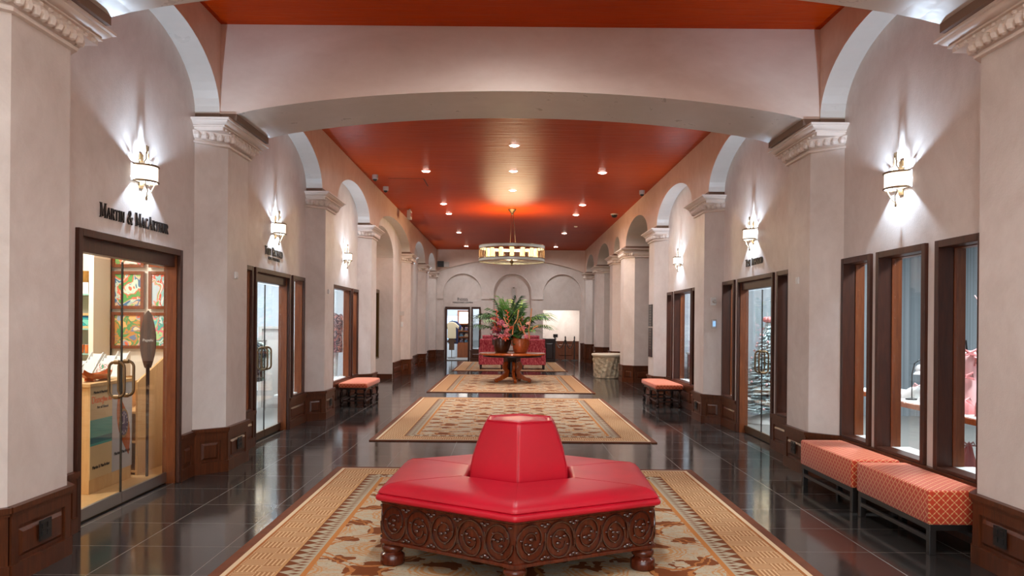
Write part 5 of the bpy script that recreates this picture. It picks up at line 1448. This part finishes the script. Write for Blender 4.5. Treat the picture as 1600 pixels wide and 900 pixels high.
cloth_lump('pink_plush', 3.90, 6.5, .776, (.08, .1, .2), pink, 'coral pink plush sitting at the edge of the nearest window', 'soft toy', 6)
cloth_lump('pink_plush', 4.1, 7.1, .10, (.07, .07, .35), pink, 'pink toy hanging low under the tables', 'soft toy', 8)
r = root('dress_display', (4.03, 6.98, .776), 'pale pink dress form with bows and a hanging white tag', 'dress')
mb = MB(); n = 20
mb.loft([[(a * math.cos(2 * PI * i / n) * (1 + .08 * math.sin(6 * 2 * PI * i / n)), a * .8 * math.sin(2 * PI * i / n) * (1 + .08 * math.sin(6 * 2 * PI * i / n)), z) for i in range(n)] for a, z in [(.15, 0), (.14, .12), (.10, .26), (.085, .32), (.11, .42), (.10, .48), (.04, .52)]])
mb.build('skirt', pale, r, smooth=60)
for z, x in ((.5, -.05), (.42, .05), (.3, -.08)):
    mb = MB()
    for sg in (-1, 1): mb.tube([(x, -.09, z), (x + sg * .05, -.1, z + .03), (x + sg * .06, -.1, z - .02), (x, -.09, z)], .014, 6)
    mb.build('bow', pink, r, smooth=60)
mb = MB(); mb.T = Matrix.Rotation(.15, 4, 'Y'); mb.box(.02, .12, -.13, -.125, .22, .36); mb.build('tag', 'white', r)
r = root('peg_stand', (4.38, 7.1, .776), 'white perforated stand beside the pink dress', 'display stand')
mb = MB(); mb.box(-.06, .12, -.08, .08, 0, .62); mb.build('board', 'white', r, bevel=.004)
mb = MB()
for k in range(11): mb.box(-.02, .0, -.082, -.079, .05 + .05 * k, .07 + .05 * k)
mb.build('peg_slot', 'black', r)
r = root('black_handbag', (4.15, 7.35, .776), 'black handbag behind the pink dress', 'handbag')
mb = MB(); rbox(mb, -.14, .14, -.05, .05, 0, .5, .03); mb.build('body', 'black', r, smooth=50); mb = MB(); mb.tube([(-.07, 0, .5), (-.06, 0, .6), (.06, 0, .6), (.07, 0, .5)], .01, 6); mb.build('strap', 'black', r)
r = root('coral_branch', (4.36, 7.25, 1.75), 'pale pink coral branch fixed high above the pink dress', 'ornament')
mb = MB()
random.seed(3)
for k in range(9):
    a = k * .7; mb.tube([(0, 0, -.1), (.03 * math.cos(a), 0, 0), (.10 * math.cos(a), .02, .07 * math.sin(a * 1.3) + .04), (.12 * math.cos(a + .3), .02, .12 * math.sin(a))], .006, 5)
mb.build('branches', pale, r, smooth=60); mb = MB(); mb.tube([(0, 0, -.1), (0, 0, -.36)], .004, 6); mb.build('wire', 'steel', r)
r = root('christmas_tree', (3.98, 12.2, .03), 'frosted white christmas tree with pink ornaments behind the glass doors', 'christmas tree')
fro = plain('frosted_needles', (212, 232, 235), .6, var=.25); random.seed(11)
mb = MB(); Hh = 1.52
for L_ in range(26):
    t = L_ / 26; z = .18 + (Hh - .18) * t; R_ = .46 * (1 - t) ** .85 + .03; nb = int(28 * (1 - t) + 8)
    for k in range(nb):
        a = 2 * PI * k / nb + L_ * .7 + random.uniform(-.1, .1); rr = R_ * random.uniform(.8, 1.05)
        p0 = (0, 0, z + .07); p1 = (rr * .6 * math.cos(a), rr * .6 * math.sin(a), z + .02); p2 = (rr * math.cos(a), rr * math.sin(a), z + random.uniform(-.03, .03))
        mb.tube([p0, p1, p2], [.008, .022, .003], 4)
        for q in (.55, .8):
            for sg in (-1, 1):
                b0 = Vector(p2) * q + Vector((0, 0, z * (1 - q))); mb.tube([tuple(b0), tuple(b0 + Vector((math.cos(a + sg * .8), math.sin(a + sg * .8), .1)) * rr * .28)], [.014, .002], 3)
mb.build('foliage', fro, r)
mb = MB(); mb.tube([(0, 0, 0), (0, 0, Hh)], [.03, .01], 8); mb.build('trunk', 'wood_dark', r)
mb = MB(); mb.lathe([(.36, 0), (.34, .03), (.1, .12), (.03, .16)], 24); mb.build('skirt', 'white', r, smooth=50)
random.seed(5); bb = None
for k in range(30):
    t = random.uniform(0, .95); R_ = .46 * (1 - t) ** .85 + .03; a = random.uniform(PI * .8, 2 * PI)
    if bb is None: mb = MB(); mb.ball((0, 0, 0), .018, 10); bb = mb.build('bauble', pale, r, smooth=90); o = bb
    else: o = bb.copy(); C.objects.link(o); o.parent = r
    o.location = (R_ * math.cos(a), R_ * math.sin(a), .2 + (Hh - .2) * t)
mb = MB()
for k in range(7): a = k * .9; mb.ball((.05 * math.cos(a), .05 * math.sin(a), Hh + .04), .045, 8)
mb.build('topper', pink, r, smooth=60)
r = root('side_counter', (4.15, 16.2, .03), 'white edged counter behind the window next to the small bench', 'counter')
mb = MB(); mb.box(-.4, .4, -.5, .5, 0, .86); mb.build('cabinet', wood('grey_oak', (128, 112, 104), (96, 84, 80), .5), r); mb = MB(); mb.box(-.42, .42, -.52, .52, .86, .90); mb.build('worktop', 'white', r)

# ---- cashmere shop
r = root('shelf_cabinet', (-1.86, 34.2, .03), 'wooden shelf cabinet with a lit upper bay in the end shop', 'shelf unit')
mb = MB()
for a in ((-.28, -.24), (.24, .28)): mb.box(a[0], a[1], -.2, .2, 0, 2.0)
mb.box(-.24, .24, .17, .2, 0, 2.0); mb.box(-.24, .24, -.2, .17, 0, .6)
mb.build('carcass', 'wood_jamb', r)
for z in (.6, .85, 1.1, 1.4, 1.96): mb = MB(); mb.box(-.24, .24, -.2, .17, z, z + .035); mb.build('shelf', 'wood_jamb', r)
mb = MB(); mb.box(-.23, .23, .155, .169, 1.45, 1.94); mb.build('lit_panel', plain('lit_white', (250, 248, 244), .5, emit=(255, 250, 240), es=1.6), r)
for i in range(3):
    for j in range(2):
        cc = [(60, 50, 60), (40, 60, 70), (110, 90, 70)][(i + j) % 3]
        cloth_lump('folded_knitwear', -1.98 + .22 * j, 34.1, .03 + (.64, .89, 1.14)[i], (.09, .1, .12), plain('knit_%d%d' % (i, j), cc, .8), ['folded knitwear on the lowest cabinet shelf', 'folded knitwear on the middle cabinet shelf', 'folded knitwear on the top cabinet shelf'][i] + [', door side', ', window side'][j], 'clothes', 60 + i)
r = root('coat_stand', (-2.32, 33.2, .03), 'coat stand with a cream jacket over dark clothes in the end shop', 'coat stand')
mb = MB(); mb.lathe([(.16, 0), (.16, .02), (.02, .04)], 16); mb.tube([(0, 0, .02), (0, 0, 1.6)], .014, 8); mb.build('pole', 'bronze', r, smooth=50)
for dy, w_, h_, z_, m_, nm in ((-.10, .36, .68, 1.5, plain('cream_wool', (226, 208, 172), .8), 'cream_jacket'), (.06, .40, .95, 1.55, plain('navy_wool', (36, 44, 84), .8), 'navy_coat'), (-.02, .22, .5, .84, plain('brown_trousers', (96, 70, 52), .8), 'trousers')):
    mb = MB(); garment(mb, w_, h_, .09); o = mb.build(nm, m_, r, bevel=.015); o.location = (0 if dy < 0 else .06, dy, z_)
r = root('lit_display_board', (-2.42, 34.5, 1.35), 'pale blue lit board on the back wall of the end shop', 'display board')
mb = MB(); mb.box(-.32, .32, -.03, 0, -.55, .45); mb.build('panel', plain('lit_blue', (190, 220, 250), .5, emit=(170, 210, 255), es=1.2), r); mb = MB(); mb.box(-.34, .34, -.02, .0, -.57, .47); mb.build('frame', 'grey', r)
r = root('dressed_form', (-1.27, 33.0, .03), 'dark clothes on a display form behind the narrow end window', 'mannequin')
mb = MB(); garment(mb, .34, 1.0, .16); o = mb.build('dark_coat', plain('dark_coat', (28, 36, 48), .8), r, bevel=.03); o.location = (0, 0, 1.45)
mb = MB(); mb.lathe([(.18, 0), (.18, .02), (.02, .04), (.02, 1.5), (.045, 1.52), (.03, 1.58)], 16); mb.build('stand', 'white', r, smooth=50)
